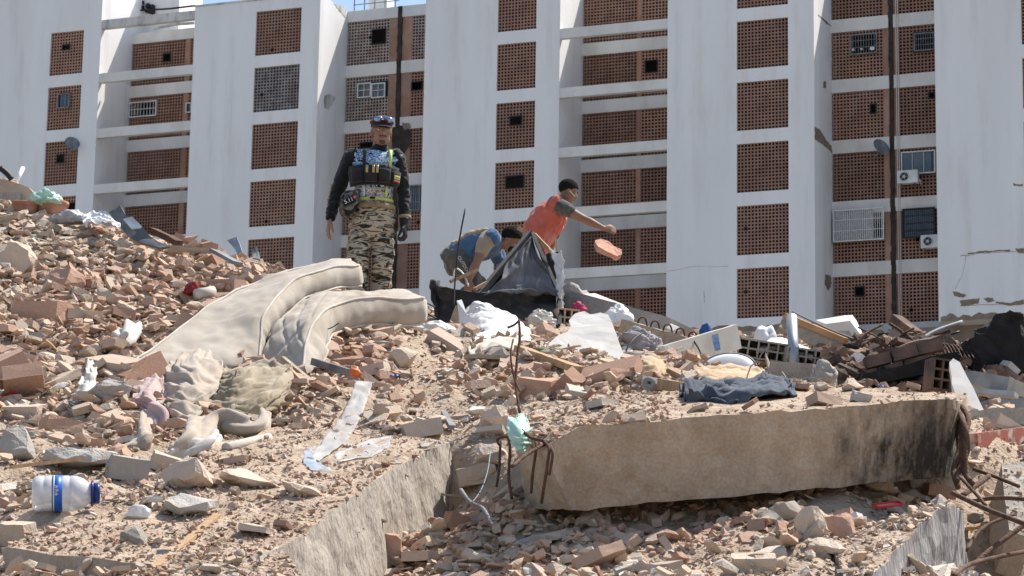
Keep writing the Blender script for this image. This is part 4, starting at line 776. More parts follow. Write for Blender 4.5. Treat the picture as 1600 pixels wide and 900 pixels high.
# ------------------------------------------------------------------ top of the heap, left
plate('clay_block', [(-30, 322, 23.7), (-30, 279, 23.7), (-5, 277, 23.7), (20, 279, 23.7), (30, 288, 23.65), (46, 292, 23.6), (58, 308, 23.6), (40, 318, 23.6)], .5, mat('pale_clay_block', (.55, .42, .31), .93, (.44, .33, .24), scale=4, bump=.6, bscale=14), 3, .02, 9, label='large pale clay block with stepped right side at the top left corner', cat='clay block')
bar('plinth', (-20, 320, 23.7), (32, 318, 23.7), .3, .16, CONC2, rough=.01, label='grey footing under the pale rounded block', cat='concrete chunk')
def pot(px, py, Y, w, h, label, tilt=0):
    e = empty('flower_pot', P(px, py, Y), label=label, cat='flower pot', group='clay pots on the left ridge'); e.rotation_euler = (tilt, 0, .3)
    b = MB(); b.lathe([(w * .34, 0), (w * .43, h * .35), (w * .47, h * .7), (w * .44, h * .9), (w * .40, h * .7), (w * .3, h * .1)], 26); b.build('bowl', CLAY, e, True)
    b = MB(); b.lathe([(w * .46, h * .72), (w * .5, h * .76), (w * .5, h * .97), (w * .46, h), (w * .43, h * .95), (w * .43, h * .72)], 26, cap=False); b.build('rim', CLAY, e, True)
pot(78, 340, 23.2, .34, .15, 'wide red clay bowl under the green bag'); pot(38, 340, 23.1, .25, .15, 'dusty red clay bowl left of the green bag', .15)
rod('pipe', [(24, 287, 23.9), (36, 262, 24.0)], .022, WHITEPL, 8, label='white plastic pipe sticking up at the top left', cat='pipe')
rod('root', [(0, 262, 23.6), (12, 272, 23.6), (18, 280, 23.6)], .03, BLACK_METAL, 6, label='dark bent bar on the top left block', cat='bar')
TARP = mat('dark_grey_sheet_metal', (.07, .075, .08), .6, (.12, .125, .13), scale=4)
plate('metal_sheet', [(170, 333, 22.6), (188, 320, 22.6), (200, 340, 22.5), (222, 360, 22.3), (240, 378, 22.2), (205, 372, 22.3), (186, 352, 22.5)], .02, TARP, 2, .02, label='dark folded metal sheet sticking out of the left ridge', cat='metal sheet')
plate('metal_sheet', [(192, 342, 22.3), (206, 338, 22.3), (222, 356, 22.2), (205, 358, 22.2)], .01, mat('blue_grey_panel', (.30, .35, .40), .5, (.2, .24, .28), scale=5), 1, .01, label='small blue grey panel leaning on the dark sheet', cat='metal sheet')
plate('metal_sheet', [(206, 372, 22.0), (222, 355, 22.0), (240, 372, 21.9), (262, 385, 21.7), (250, 388, 21.7)], .02, TARP, 2, .02, label='lower dark curled sheet on the left ridge', cat='metal sheet')
sheet('plastic_bag', [[(128, 345, 22.6), (140, 335, 22.8), (160, 334, 22.8), (182, 345, 22.6)], [(135, 352, 22.3), (150, 348, 22.3), (170, 350, 22.2), (188, 355, 22.2)]], 30, 60, WHITEBAG, .035, 6, .003, label='crumpled white bag near the left ridge', cat='plastic bag')
heap('plastic_bag', 110, 345, 22.6, (.3, .2, .08), mat('grey_bag', (.42, .42, .43), .5, (.3, .3, .31), scale=8), .4, 2.6, seed=12, sub=4, label='grey crumpled bag behind the ridge bricks', cat='plastic bag')
bar('pipe_bundle', (240, 360, 22.6), (280, 380, 22.3), .08, .05, RUST, rough=.01, label='rusty iron grating piece on the left ridge', cat='grating')
bar('plank', (262, 388, 21.9), (330, 392, 22.0), .07, .04, PALEWOOD, rough=.008, label='weathered board on the ridge below the metal sheets', cat='plank')
bar('plank', (335, 392, 21.8), (372, 412, 21.6), .12, .03, GREY_METAL, rough=.01, label='grey metal strip near the mattress top', cat='metal strip')
plate('metal_sheet', [(356, 376, 21.9), (370, 371, 21.9), (378, 392, 21.8), (372, 398, 21.8)], .02, GALV, 1, .02, label='bright crumpled metal scrap standing on the ridge', cat='metal sheet')
plate('metal_sheet', [(392, 392, 21.8), (402, 384, 21.8), (405, 405, 21.7), (392, 404, 21.7)], .02, GREY_METAL, 1, .02, label='small grey block scrap left of the mattress top', cat='metal sheet')
heap('garment', 300, 455, 20.6, (.14, .14, .08), mat('red_black_cloth', (.30, .03, .03), .9, (.03, .03, .03), scale=9), .3, 2.4, seed=3, sub=4, label='small red and black rag above the mattress', cat='garment')
rod('roll', [(306, 460, 20.5), (334, 455, 20.6)], .045, WHITECLOTH, 10, label='white roll lying above the left mattress', cat='roll')
rod('wire', [(140, 450, 20.9), (152, 440, 21.0), (160, 425, 21.2)], .006, GREY_METAL, label='thin grey wire on the brick slope', cat='wire')
# ------------------------------------------------------------------ the overturned sofa with black lining
sofa = empty('overturned_sofa', P(775, 505, 23.0), label='upturned sofa base wrapped in black lining, raised triangular end flap', cat='sofa')
def SP(o): o.parent = sofa; o.matrix_parent_inverse = Matrix.Translation(-sofa.location); return o
SP(sheet('front_panel', [[(676, 438, 22.7), (690, 448, 22.6), (730, 455, 22.5), (790, 458, 22.5), (840, 456, 22.6), (876, 452, 22.7)], [(678, 470, 22.7), (730, 478, 22.5), (790, 480, 22.5), (874, 478, 22.7)], [(682, 505, 22.6), (730, 512, 22.4), (790, 512, 22.4), (872, 510, 22.6)]], 30, 70, BLACKCLOTH, .02, 3, .03))
SP(sheet('end_panel', [[(676, 436, 22.7), (684, 440, 23.4)], [(682, 505, 22.7), (688, 505, 23.4)]], 12, 10, BLACKCLOTH, .02, 4, .03))
SP(sheet('end_panel', [[(876, 452, 22.7), (878, 456, 23.4)], [(872, 510, 22.7), (876, 508, 23.4)]], 12, 10, BLACKCLOTH, .02, 4, .03))
SP(bar('strut', (748, 462, 22.5), (829, 364, 22.9), .06, .05, BLACKCLOTH)); SP(bar('strut', (829, 364, 22.9), (876, 470, 22.6), .05, .05, BLACKCLOTH))
SP(bar('wood_slat', (810, 356, 23.0), (838, 372, 22.95), .05, .04, WOOD)); SP(bar('wood_slat', (835, 366, 22.95), (866, 398, 22.85), .03, .03, WOOD)); SP(bar('wood_slat', (868, 372, 22.8), (870, 392, 22.8), .03, .02, WOOD))
SHEER = mat('sheer_grey_lining', (.20, .20, .215), .8, (.12, .12, .13), scale=5, alpha=.82, bump=.3)
SP(sheet('sheer_flap', [[(829, 368, 22.88), (830, 367, 22.9)], [(800, 405, 22.65), (815, 404, 22.72), (830, 404, 22.75), (848, 406, 22.7)], [(772, 447, 22.5), (800, 450, 22.6), (835, 448, 22.62), (868, 450, 22.6)], [(755, 460, 22.45), (800, 459, 22.5), (840, 459, 22.5), (874, 460, 22.55)]], 50, 50, SHEER, .035, 4.5, .004, dirn=1.45))
SP(sheet('black_flap', [[(822, 374, 22.93), (828, 366, 22.93)], [(786, 418, 22.75), (800, 412, 22.8)], [(750, 455, 22.55), (775, 452, 22.6)]], 24, 10, BLACKCLOTH, .02, 6, .006))
SP(plate('black_board', [(852, 398, 22.9), (872, 392, 22.9), (874, 430, 22.8), (862, 440, 22.8)], .02, BLACKCLOTH, 2, .015))
SP(sheet('torn_plastic', [[(858, 388, 22.8), (872, 396, 22.7), (878, 392, 22.6)], [(868, 420, 22.7), (876, 425, 22.6), (880, 418, 22.55)], [(870, 460, 22.6), (876, 462, 22.55), (880, 440, 22.5)], [(872, 495, 22.6), (876, 497, 22.55), (878, 480, 22.55)]], 40, 20, WHITEBAG, .014, 6, .003))
SP(bar('wood_slat', (704, 440, 22.6), (745, 422, 22.7), .05, .03, WOOD)); SP(bar('wood_slat', (742, 452, 22.5), (764, 440, 22.6), .04, .03, WOOD))
rod('wire', [(732, 447, 22.6), (724, 428, 22.7), (712, 420, 22.7), (708, 438, 22.7)], .008, WHITEPL, label='white wire loop above the black lining', cat='wire')
rod('antenna', [(709, 480, 22.3), (711, 440, 22.4), (717, 380, 22.5), (727, 326, 22.6)], .008, BLACK_METAL, 6, label='thin black rod standing in front of the bent man', cat='rod')
# ------------------------------------------------------------------ white junk in the middle
sheet('sack', [[(728, 489, 21.6), (745, 475, 21.7), (775, 487, 21.7), (800, 501, 21.6), (815, 514, 21.5)], [(732, 504, 21.2), (755, 494, 21.1), (785, 501, 21.0), (812, 514, 21.0), (826, 529, 21.0)], [(740, 539, 20.6), (770, 541, 20.5), (800, 544, 20.4), (830, 549, 20.5)]], 60, 80, WHITEBAG, .042, 4, .01, dirn=.5, label='large crumpled white sack in front of the black sofa lining', cat='sack')
b = MB(); e = empty('plastic_casing', P(738, 530, 20.9), label='white bent plastic panel with round black hole beside the sack', cat='plastic panel')
for o in (plate('panel', [(714, 470, 21.2), (722, 468, 21.2), (728, 490, 21.0), (764, 520, 20.8), (768, 532, 20.7), (735, 532, 20.7), (718, 505, 21.0)], .02, WHITEPL, 1, .006), plate('hole', [(752 + 7 * math.cos(a), 515 + 8 * math.sin(a), 20.72) for a in [6.283 * k / 14 for k in range(14)]], .012, BLACK_METAL)): o.parent = e; o.matrix_parent_inverse = Matrix.Translation(-e.location)
bar('post', (700, 530, 21.2), (718, 480, 21.2), .07, .07, PALEWOOD, label='short weathered post beside the white plastic panel', cat='post')
heap('sack', 682, 520, 20.9, (.30, .28, .09), WHITEBAG, .2, 1.8, seed=21, label='small white bag left of the plastic panel', cat='sack')
heap('sack', 848, 508, 22.1, (.26, .2, .12), CLEARPL, .3, 2.0, seed=22, label='translucent bag at the foot of the black lining', cat='sack')
sheet('cloth', [[(730, 545, 19.3), (760, 532, 19.5), (790, 524, 19.6), (812, 530, 19.5)], [(735, 556, 18.9), (765, 548, 18.9), (790, 545, 18.9), (806, 556, 18.9)]], 20, 40, cloth_mat('cream_cloth', (.62, .55, .45), scale=6), .03, 4.5, .01, label='cream cloth draped in front of the white sack', cat='cloth')
plate('wall_board', [(q[0], q[1], 19.75 + (560 - q[1]) * .006) for q in ((826, 562), (838, 548), (832, 540), (846, 536), (862, 532), (872, 524), (886, 518), (892, 508), (890, 500), (899, 490), (912, 486), (922, 490), (938, 488), (950, 492), (956, 505), (966, 530), (974, 552), (980, 575), (930, 580), (870, 578))], .05, DRYWALL, 2, .008, label='white chalky wall board with ragged left edge', cat='wall board')
heap('leaf', 856, 549, 19.1, (.21, .08, .03), mat('green_leaf', (.10, .22, .05), .5, (.07, .16, .04), scale=6), .08, 1.5, seed=2, sub=3, label='green plantain like pod under the white board', cat='pod')
rod('twig', [(870, 548, 19.3), (890, 543, 19.3), (908, 540, 19.3)], .008, WOOD, 5, label='thin twig in front of the white board', cat='twig')
bar('lintel', (895, 474, 23.4), (1058, 519, 22.2), .3, .17, CONC2, roll=.25, rough=.006, label='long inclined concrete lintel behind the white board', cat='lintel')
plate('plaster_strip', [(905, 459, 23.2), (930, 458, 23.2), (1062, 511, 22.0), (1052, 516, 22.0), (920, 463, 23.1)], .03, DRYWALL, 1, .004, label='bright white plaster strip along the top of the inclined lintel', cat='plaster strip')
heap('concrete_chunk', 893, 472, 23.5, (.35, .3, .14), CONC2, .15, 1.6, seed=31, sub=4, flat=.8, label='rough broken lump at the upper end of the inclined lintel', cat='concrete chunk')
joist = bar('joist', (982, 512, 21.4), (1105, 549, 20.6), .2, .12, PALEWOOD, roll=.1, rough=.012, label='dusty ribbed joist with wire loops below the inclined lintel', cat='joist')
for k in range(6):
    t = .16 + k * .16; px, py, Y = 982 + 123 * t, 508 + 36 * t, 21.35 - .8 * t
    o = rod('wire_loop', [(px - 6, py, Y), (px - 3, py - 15, Y), (px + 6, py - 17, Y), (px + 10, py - 2, Y)], .008, RUST, 5, parent=None); o.parent = joist; o.matrix_parent_inverse = Matrix.Translation(-joist.location)
pl = bar('plank', (1038, 560, 20.0), (1152, 526, 20.6), .05, .20, mat('pale_painted_board', (.60, .57, .50), .85, (.5, .46, .39), scale=3), rough=.003, label='wide pale board slanting up, tied with blue strap', cat='plank')
o = plate('strap', [(1112, 524, 20.25), (1122, 521, 20.25), (1126, 545, 20.2), (1117, 547, 20.2)], .02, mat('blue_strap', (.10, .22, .42), .6, (.3, .38, .5), scale=30)); o.parent = pl; o.matrix_parent_inverse = Matrix.Translation(-pl.location)
o = rod('tie_wire', [(1084, 532, 20.2), (1092, 545, 20.15), (1097, 556, 20.1)], .008, BLACK_METAL, 5); o.parent = pl; o.matrix_parent_inverse = Matrix.Translation(-pl.location)
heap('cloth', 1102, 521, 20.9, (.1, .1, .07), mat('blue_cloth', (.04, .11, .30), .8), .3, 2.2, seed=4, sub=4, label='small blue cloth knot above the pale board', cat='cloth')
heap('cloth', 905, 484, 22.6, (.12, .1, .06), mat('magenta_cloth', (.45, .05, .14), .8), .3, 2.2, seed=14, sub=4, label='small magenta cloth above the white board', cat='cloth')
heap('sack', 966, 502, 21.6, (.26, .2, .12), WHITEBAG, .15, 1.8, seed=42, label='white sack corner behind the wall board', cat='sack')
heap('bag', 1000, 548, 20.6, (.36, .3, .16), cloth_mat('mauve_grey_cloth', (.36, .33, .33), (.27, .24, .24)), .3, 2.0, (.5, 1, 1.6), seed=43, label='mauve grey fabric between wall board and joist', cat='cloth')
rod('pipe', [(975, 545, 20.4), (990, 562, 20.2), (1000, 575, 20.0), (1020, 580, 19.8)], .05, WHITEPL, 10, label='curved white pipe section right of the wall board', cat='pipe')
sheet('paper', [[(1040, 575, 19.0), (1042, 540, 19.0)], [(1052, 580, 18.9), (1050, 545, 18.9)]], 8, 20, WHITEPL, .02, 8, .003, label='upright white paper scrap at the lower end of the pale board', cat='paper')
# oval white basin
e = empty('basin', P(1138, 577, 17.9), label='white oval basin lid with dark rim leaning behind the tan blanket', cat='basin'); e.rotation_euler = (math.radians(72), math.radians(-4), math.radians(-6))
M = Matrix.Diagonal((1, .62, 1, 1)); b = MB(); b.lathe([(.195, 0), (.18, .02), (.13, .035), (.05, .042), (.004, .043)], 40, M); b.build('bowl', WHITEPL, e, True)
b = MB(); b.tube([M @ Vector((.197 * math.cos(6.283 * k / 40), .197 * math.sin(6.283 * k / 40), 0)) for k in range(41)], .012, 6); b.build('rim', GREY_METAL, e, True)
# ------------------------------------------------------------------ right background
bed = empty('bed_frame', P(1270, 545, 21.5), label='tilted wooden bed frame with metal rails behind the steel post', cat='bed frame')
def BP(o): o.parent = bed; o.matrix_parent_inverse = Matrix.Translation(-bed.location); return o
BP(bar('side_rail', (1228, 494, 21.6), (1322, 533, 21.2), .05, .05, mat('orange_brown_wood', (.50, .28, .13), .8, (.38, .2, .09), scale=5)))
BP(plate('panel', [(1218, 510, 21.5), (1230, 497, 21.6), (1320, 536, 21.2), (1300, 548, 21.2), (1262, 536, 21.4), (1240, 520, 21.5)], .03, PALEWOOD, 1, .006))
BP(bar('leg', (1218, 518, 21.6), (1228, 493, 21.6), .04, .04, PALEWOOD))
for k in range(4): BP(rod('rail', [(1238 + 4 * k, 487 + 2 * k, 21.8), (1290 + 8 * k, 512 + 4 * k, 21.6), (1335 + 3 * k, 530 + 2 * k, 21.5)], .008, GREY_METAL, 5))
fr = plate('white_door', [(1275, 500, 22.2), (1318, 493, 22.2), (1332, 492, 22.2), (1338, 500, 22.1), (1352, 532, 21.9), (1345, 535, 21.9), (1328, 501, 22.0), (1290, 506, 22.1)], .25, WHITE_METAL, 1, .003, label='white enamel appliance shell with rounded corner behind the bed frame', cat='appliance shell')
plate('appliance_lining', [(1290, 507, 22.15), (1327, 502, 22.1), (1343, 533, 21.95), (1300, 530, 22.1)], .03, mat('beige_inner_panel', (.50, .45, .38), .7), 1, .004, label='beige inner panel of the white appliance shell', cat='panel')
rod('post', [(1237, 495, 20.9), (1241, 573, 20.6)], .045, GALV, 12, label='grey steel pipe post standing upright on the right', cat='post')
plate('roof_panel', [(1182, 545, 20.8), (1205, 528, 21.2), (1222, 527, 21.2), (1276, 549, 20.9), (1270, 556, 20.7), (1215, 540, 20.9)], .04, WHITEPL, 1, .004, label='white curved panel lying left of the steel post', cat='panel')
heap('sack', 1196, 533, 21.4, (.18, .15, .13), WHITEPL, .08, 1.2, seed=51, sub=4, label='white rounded shell at the left end of the white panel', cat='shell')
def hollow_block(name, px, py, Y, size, nx, nz, rot, m, **tags):
    """clay block with open cells"""
    w, d, h = size; b = MB(); t = .014
    for i in range(nx + 1): b.box((-w / 2 + i * (w - t) / nx + t / 2, 0, 0), (t, d, h))
    for j in range(nz + 1): b.box((0, .001, -h / 2 + j * (h - t) / nz + t / 2), (w - .002, d - .002, t))
    b.box((0, d / 2 - .006, 0), (w - .004, .01, h - .004)); o = b.build(name, m, None, **tags); o.location = P(px, py, Y); o.rotation_euler = rot; return o
hollow_block('hollow_block', 1200, 550, 20.9, (.5, .25, .16), 6, 2, (.1, .15, -.1), CONC2, label='hollow concrete block strip under the white panel', cat='hollow block')
hollow_block('hollow_block', 1262, 560, 20.8, (.4, .25, .14), 5, 2, (.1, .1, .1), CONC2, label='hollow concrete block strip right of the steel post', cat='hollow block')
hollow_block('hollow_block', 884, 498, 22.4, (.20, .2, .16), 3, 2, (.05, .05, .2), BRICKM, label='hollow clay brick at the right foot of the black lining', cat='hollow block')
bar('concrete_beam', (1215, 584, 19.6), (1282, 588, 19.4), .3, .15, CONC2, rough=.008, label='square grey concrete beam end in front of the steel post', cat='concrete beam')
heap('concrete_chunk', 1287, 590, 19.2, (.2, .2, .12), CONC2, .22, 1.8, seed=61, sub=4, flat=.8, label='rough grey lump at the end of the square beam', cat='concrete chunk')
plate('plank', [(1196, 550, 20.2), (1206, 575, 19.9), (1216, 590, 19.6), (1210, 592, 19.6), (1200, 572, 19.9)], .03, PALEWOOD, label='upright splintered board left of the square beam', cat='plank')
CHARBRICK = mat('sooty_brick', (.20, .12, .085), .93, (.06, .05, .045), scale=5, detail=9, bump=.6)
bw = empty('brick_wall_fragment', P(1400, 600, 19.8), label='toppled fragment of sooty brick wall on the right', cat='wall fragment')
rr = random.Random(5)
bm_ = MB(); bm_.box((0, 0, 0), (.20, .12, .09)); bme = bm_.mesh('brick', CHARBRICK)
A_, C_ = P(1338, 588, 19.9), P(1495, 548, 19.9); axx = (C_ - A_); L_ = axx.length
for row in range(2):
    for k in range(int(L_ / .215)):
        o = obj('brick', bme, bw); o.location = A_ + axx * ((k + .5 * (row % 2) + .3) * .215 / L_) + Vector((0, rr.uniform(-.02, .02), row * .1 - .02)) - bw.location; o.rotation_euler = (rr.uniform(-.05, .05), -math.atan2(axx.z, axx.x) + rr.uniform(-.05, .05), rr.uniform(-.06, .06))
bar('burnt_beam', (1350, 600, 19.7), (1500, 562, 19.6), .25, .10, BURNT, rough=.02, label='charred beam under the toppled brick wall', cat='beam')
bar('burnt_beam', (1380, 556, 20.2), (1480, 530, 20.6), .12, .10, CHARBRICK, rough=.02, label='dark rusty girder above the toppled brick wall', cat='beam')
bar('burnt_beam', (1398, 500, 22.0), (1432, 525, 21.8), .12, .10, CHARBRICK, rough=.01, label='dark wooden block standing on the burnt heap', cat='beam')
rod('pole', [(1425, 540, 21.0), (1460, 518, 21.2), (1503, 503, 21.4)], .018, GREY_METAL, 6, label='grey pole slanting up across the burnt heap', cat='pole')
plate('charred_wall', [(1502, 548, 20.21), (1512, 530, 20.22), (1524, 528, 20.23), (1530, 512, 20.24), (1548, 506, 20.24), (1556, 494, 20.25), (1592, 484, 20.26), (1604, 500, 20.25), (1612, 560, 20.20), (1612, 650, 20.13), (1594, 648, 20.13), (1590, 630, 20.14), (1535, 598, 20.17)], .12, BURNT, 4, .05, 9, label='tall charred black wall piece leaning at the right edge', cat='wall piece')
plate('white_slab', [(1484, 566, 17.58), (1490, 560, 17.60), (1500, 566, 17.58), (1520, 605, 17.42), (1538, 642, 17.27), (1502, 645, 17.26), (1488, 600, 17.44)], .06, DRYWALL, 2, .005, label='bright white triangular wall piece at the right end of the long slab', cat='wall board')
hollow_block('hollow_block', 1472, 588, 18.9, (.22, .2, .24), 3, 3, (.05, .1, .2), CHARBRICK, label='sooty hollow brick left of the white triangular piece', cat='hollow block')
bar('appliance', (1512, 592, 18.6), (1590, 606, 18.4), .35, .10, mat('dented_grey_panel', (.36, .35, .33), .5, (.2, .19, .18), scale=5, metal=.4), rough=.012, label='dented grey metal casing beside the white triangular piece', cat='casing')
bar('appliance', (1524, 612, 18.3), (1588, 618, 18.2), .2, .035, GALV, rough=.005, label='shiny metal strip below the dented casing', cat='metal strip')
bar('appliance', (1518, 640, 18.2), (1590, 635, 18.0), .2, .10, GREY_METAL, rough=.03, label='crushed grey frame under the shiny strip', cat='casing')
bar('beam', (1522, 690, 16.0), (1612, 678, 16.0), .05, .10, mat('peeling_red_paint', (.30, .09, .06), .8, (.45, .36, .3), scale=8, ramp=(.4, .5)), label='red painted angle beam on the rubble at the right edge', cat='beam')
bar('concrete_beam', (1512, 660, 16.8), (1612, 652, 16.9), .25, .12, CONC2, rough=.03, label='rough concrete rib above the red beam', cat='concrete beam')
# tangle of burnt bars and slats on the right heap
rr = random.Random(21)
def where(px, py): return ('upper ' if py < 545 else 'lower ' if py > 572 else 'middle ') + ('left' if px < 1385 else 'right' if px > 1445 else 'centre')
for k in range(46):
    px, py = rr.uniform(1330, 1500), rr.uniform(520, 585); Y = 21.4 - (py - 520) / 65 * 1.6 + rr.uniform(-.1, .1); a = rr.uniform(-.9, .9); l = rr.uniform(20, 55)
    dx, dy = l * math.cos(a), -l * math.sin(a)
    rw = rr.uniform(.006, .016); mm = rr.choice([RUST, RUST, BLACK_METAL, CHARBRICK])
    rod('burnt_bar', [(px - dx / 2, py - dy / 2, Y), (px + rr.uniform(-4, 4), py + rr.uniform(-6, 2), Y + rr.uniform(-.1, .1)), (px + dx / 2, py + dy / 2, Y + rr.uniform(-.2, .2))], rw, mm, 5, 8,
        label=('thin ' if rw < .010 else 'thick ') + {'rusty_steel': 'rusty', 'black_iron': 'black', 'sooty_brick': 'sooty brown'}[mm.name] + ' bar ' + ('rising to the right' if a > .25 else 'falling to the right' if a < -.25 else 'lying level') + ', ' + where(px, py) + ' of the burnt tangle', cat='bar', group='bent bars of the burnt tangle')
for k in range(30):
    px, py = rr.uniform(1325, 1505), rr.uniform(530, 600); Y = 21.3 - (py - 520) / 80 * 1.8; a = rr.uniform(-.6, .6); l = rr.uniform(18, 45)
    hh_ = rr.uniform(.02, .06); mm = rr.choice([CHARBRICK, RUST, PALEWOOD, CHARBRICK, BURNT])
    bar('charred_timber', (px - l / 2, py + l / 2 * math.sin(a), Y), (px + l / 2, py - l / 2 * math.sin(a), Y + rr.uniform(-.15, .15)), rr.uniform(.05, .12), hh_, mm, roll=rr.uniform(-.5, .5), rough=.012,
        label=('short ' if l < 30 else 'long ') + {'rusty_steel': 'rust brown', 'sooty_brick': 'sooty brown', 'weathered_pale_wood': 'pale', 'charred_surface': 'black'}[mm.name] + (' thin' if hh_ < .035 else ' thick') + ' broken timber, ' + where(px, py) + ' of the burnt tangle', cat='timber', group='timbers of the burnt tangle')
for k in range(9):
    px = 1440 + k * 6; rod('wire', [(px, 575, 20.2), (px + 6, 545, 20.3), (px + 22, 535 + k, 20.3), (px + 34, 560, 20.1)], .006, RUST, 5, label='looped rusty wire in front of the charred panel', cat='wire', group='looped wires at the charred panel')
# wires strewn over the middle
for q, l in (([(655, 470, 21.8), (668, 474, 21.8), (680, 480, 21.8)], 'upper black wire left of the sofa'), ([(652, 484, 21.6), (668, 490, 21.6), (682, 498, 21.6)], 'lower black wire left of the sofa'), ([(978, 548, 19.8), (990, 530, 19.9), (1004, 520, 20.1)], 'thin wire over the white pipe'), ([(885, 530, 20.0), (890, 545, 19.8), (886, 560, 19.6)], 'dark wire hanging down the white board')):
    rod('wire', q, .007, BLACK_METAL, 5, label=l, cat='wire')

# ------------------------------------------------------------------ people
class Body(MB):
    def caps(s, pts, rs, seg=14):
        """tapered limb through points with round ends"""
        pts = [Vector(p) for p in pts]; q, r = [], []
        d0 = (pts[0] - pts[1]).normalized(); d1 = (pts[-1] - pts[-2]).normalized()
        for a in (80, 60, 40, 20): q.append(pts[0] + d0 * rs[0] * math.sin(math.radians(a))); r.append(rs[0] * math.cos(math.radians(a)))
        for i in range(len(pts)):
            q.append(pts[i]); r.append(rs[i])
            if i < len(pts) - 1:
                for t in (.33, .67): q.append(pts[i].lerp(pts[i + 1], t)); r.append(rs[i] * (1 - t) + rs[i + 1] * t)
        for a in (20, 40, 60, 80): q.append(pts[-1] + d1 * rs[-1] * math.sin(math.radians(a))); r.append(rs[-1] * math.cos(math.radians(a)))
        s.tube(q, r, seg)
    def ell(s, c, r, rot=None):
        R3 = rot or Matrix.Identity(3); c = Vector(c); bm = bmesh.new(); bmesh.ops.create_icosphere(bm, subdivisions=3, radius=1)
        bm.verts.index_update(); s.add([c + R3 @ Vector((v.co.x * r[0], v.co.y * r[1], v.co.z * r[2])) for v in bm.verts], [[v.index for v in f.verts] for f in bm.faces]); bm.free()
    def loft(s, rings, seg=24):
        """rings: (centre, half width, half depth, [side axis, depth axis]) stacked into a closed trunk"""
        vs = []
        for c, rx, ry, ax, ay in rings:
            for k in range(seg): a = 6.283185 * k / seg; vs.append(Vector(c) + Vector(ax) * (rx * math.copysign(abs(math.cos(a)) ** .85, math.cos(a))) + Vector(ay) * (ry * math.copysign(abs(math.sin(a)) ** .85, math.sin(a))))
        n = len(rings); s.add(vs, [(i * seg + k, i * seg + (k + 1) % seg, (i + 1) * seg + (k + 1) % seg, (i + 1) * seg + k) for i in range(n - 1) for k in range(seg)] + [tuple(range(seg))[::-1], tuple(range((n - 1) * seg, n * seg))])
    def skin(s, name, m, parent, voxel=.009, smooth=5, wrinkle=0.0, wsc=12, wst=(1, 1, 1), seed=0.):
        me = s.mesh('tmp', m); bm = bmesh.new(); bm.from_mesh(me); bmesh.ops.recalc_face_normals(bm, faces=bm.faces); bm.to_mesh(me); bm.free()
        o = bpy.data.objects.new('tmp', me); COL.objects.link(o); md = o.modifiers.new('r', 'REMESH'); md.mode = 'VOXEL'; md.voxel_size = voxel; md.use_smooth_shade = True
        if smooth: sm = o.modifiers.new('s', 'SMOOTH'); sm.factor = .5; sm.iterations = smooth
        dg_ = bpy.context.evaluated_depsgraph_get(); out = bpy.data.meshes.new_from_object(o.evaluated_get(dg_)); bpy.data.objects.remove(o); bpy.data.meshes.remove(me)
        if wrinkle:
            nn = [v.normal.copy() for v in out.vertices]
            for v, n in zip(out.vertices, nn):
                q = Vector((v.co.x * wst[0], v.co.y * wst[1], v.co.z * wst[2])) * wsc + Vector((seed, 0, 0)); q += noise.noise_vector(q * .5) * .6
                v.co += n * wrinkle * ((.35 - abs(noise.noise(q))) * 1.6 + .5 * (.3 - abs(noise.noise(q * 2.1))))
        out.materials.clear(); out.materials.append(m); out.name = name; out.shade_smooth(); return obj(name, out, parent, True)
def hand(b, wrist, d, side, nrm, sc=1.0, curl=.5, spread=.12, grip=0.0):
    """palm and five fingers: d along the hand, side towards the thumb, nrm out of the back of the hand"""
    w = Vector(wrist); d = Vector(d).normalized(); nrm = Vector(nrm); nrm = (nrm - d * nrm.dot(d)).normalized(); sd = Vector(side); sd = (sd - d * sd.dot(d) - nrm * sd.dot(nrm)).normalized()
    for k in range(4):
        o = (1.5 - k) * .020 * sc; b.caps([w + sd * o * .5, w + d * .085 * sc + sd * o], [.016 * sc, .014 * sc], 8)
        L_ = (.070, .080, .074, .056)[k] * sc; base = w + d * .088 * sc + sd * o; ang = 0; p = base; pts = [p]; dd = d + sd * spread * (1.5 - k) * .5
        for j, fr in enumerate((.45, .32, .23)): ang += curl * (.55 + .35 * j) + grip * .4; p = p + (dd * math.cos(ang) - nrm * math.sin(ang)).normalized() * L_ * fr; pts.append(p)
        b.caps(pts, [.0098 * sc, .0092 * sc, .0086 * sc, .0075 * sc], 8)
    t0 = w + d * .025 * sc + sd * .026 * sc; t1 = t0 + (d * .7 + sd * .6 - nrm * .25).normalized() * .045 * sc; t2 = t1 + (d * .85 + sd * .15 - nrm * (.3 + grip * .4)).normalized() * .035 * sc; t3 = t2 + (d * .8 - sd * .1 - nrm * (.4 + grip * .5)).normalized() * .026 * sc
    b.caps([t0, t1, t2, t3], [.017 * sc, .013 * sc, .011 * sc, .009 * sc], 8)
def head(b, c, R3, sc=1.0):
    """skull, jaw, nose, brow, lips and ears; local -y is the way the face looks"""
    def at(x, y, z): return Vector(c) + R3 @ (Vector((x, y, z)) * sc)
    def e(x, y, z, rx, ry, rz): b.ell(at(x, y, z), (rx * sc, ry * sc, rz * sc), R3)
    e(0, .012, .035, .076, .096, .088); e(0, -.022, -.04, .062, .07, .078); e(0, -.05, -.088, .036, .034, .028); e(0, -.066, .008, .056, .026, .016)
    for s in (-1, 1): e(s * .042, -.062, -.022, .022, .02, .02); e(s * .078, .012, -.015, .010, .022, .032); e(s * .05, -.01, -.07, .02, .04, .028)
    b.caps([at(0, -.088, .0), at(0, -.104, -.032)], [.010 * sc, .015 * sc], 10)
    for s in (-1, 1): e(s * .013, -.094, -.036, .010, .012, .009)
    e(0, -.086, -.062, .024, .012, .008); e(0, -.083, -.073, .02, .012, .008)
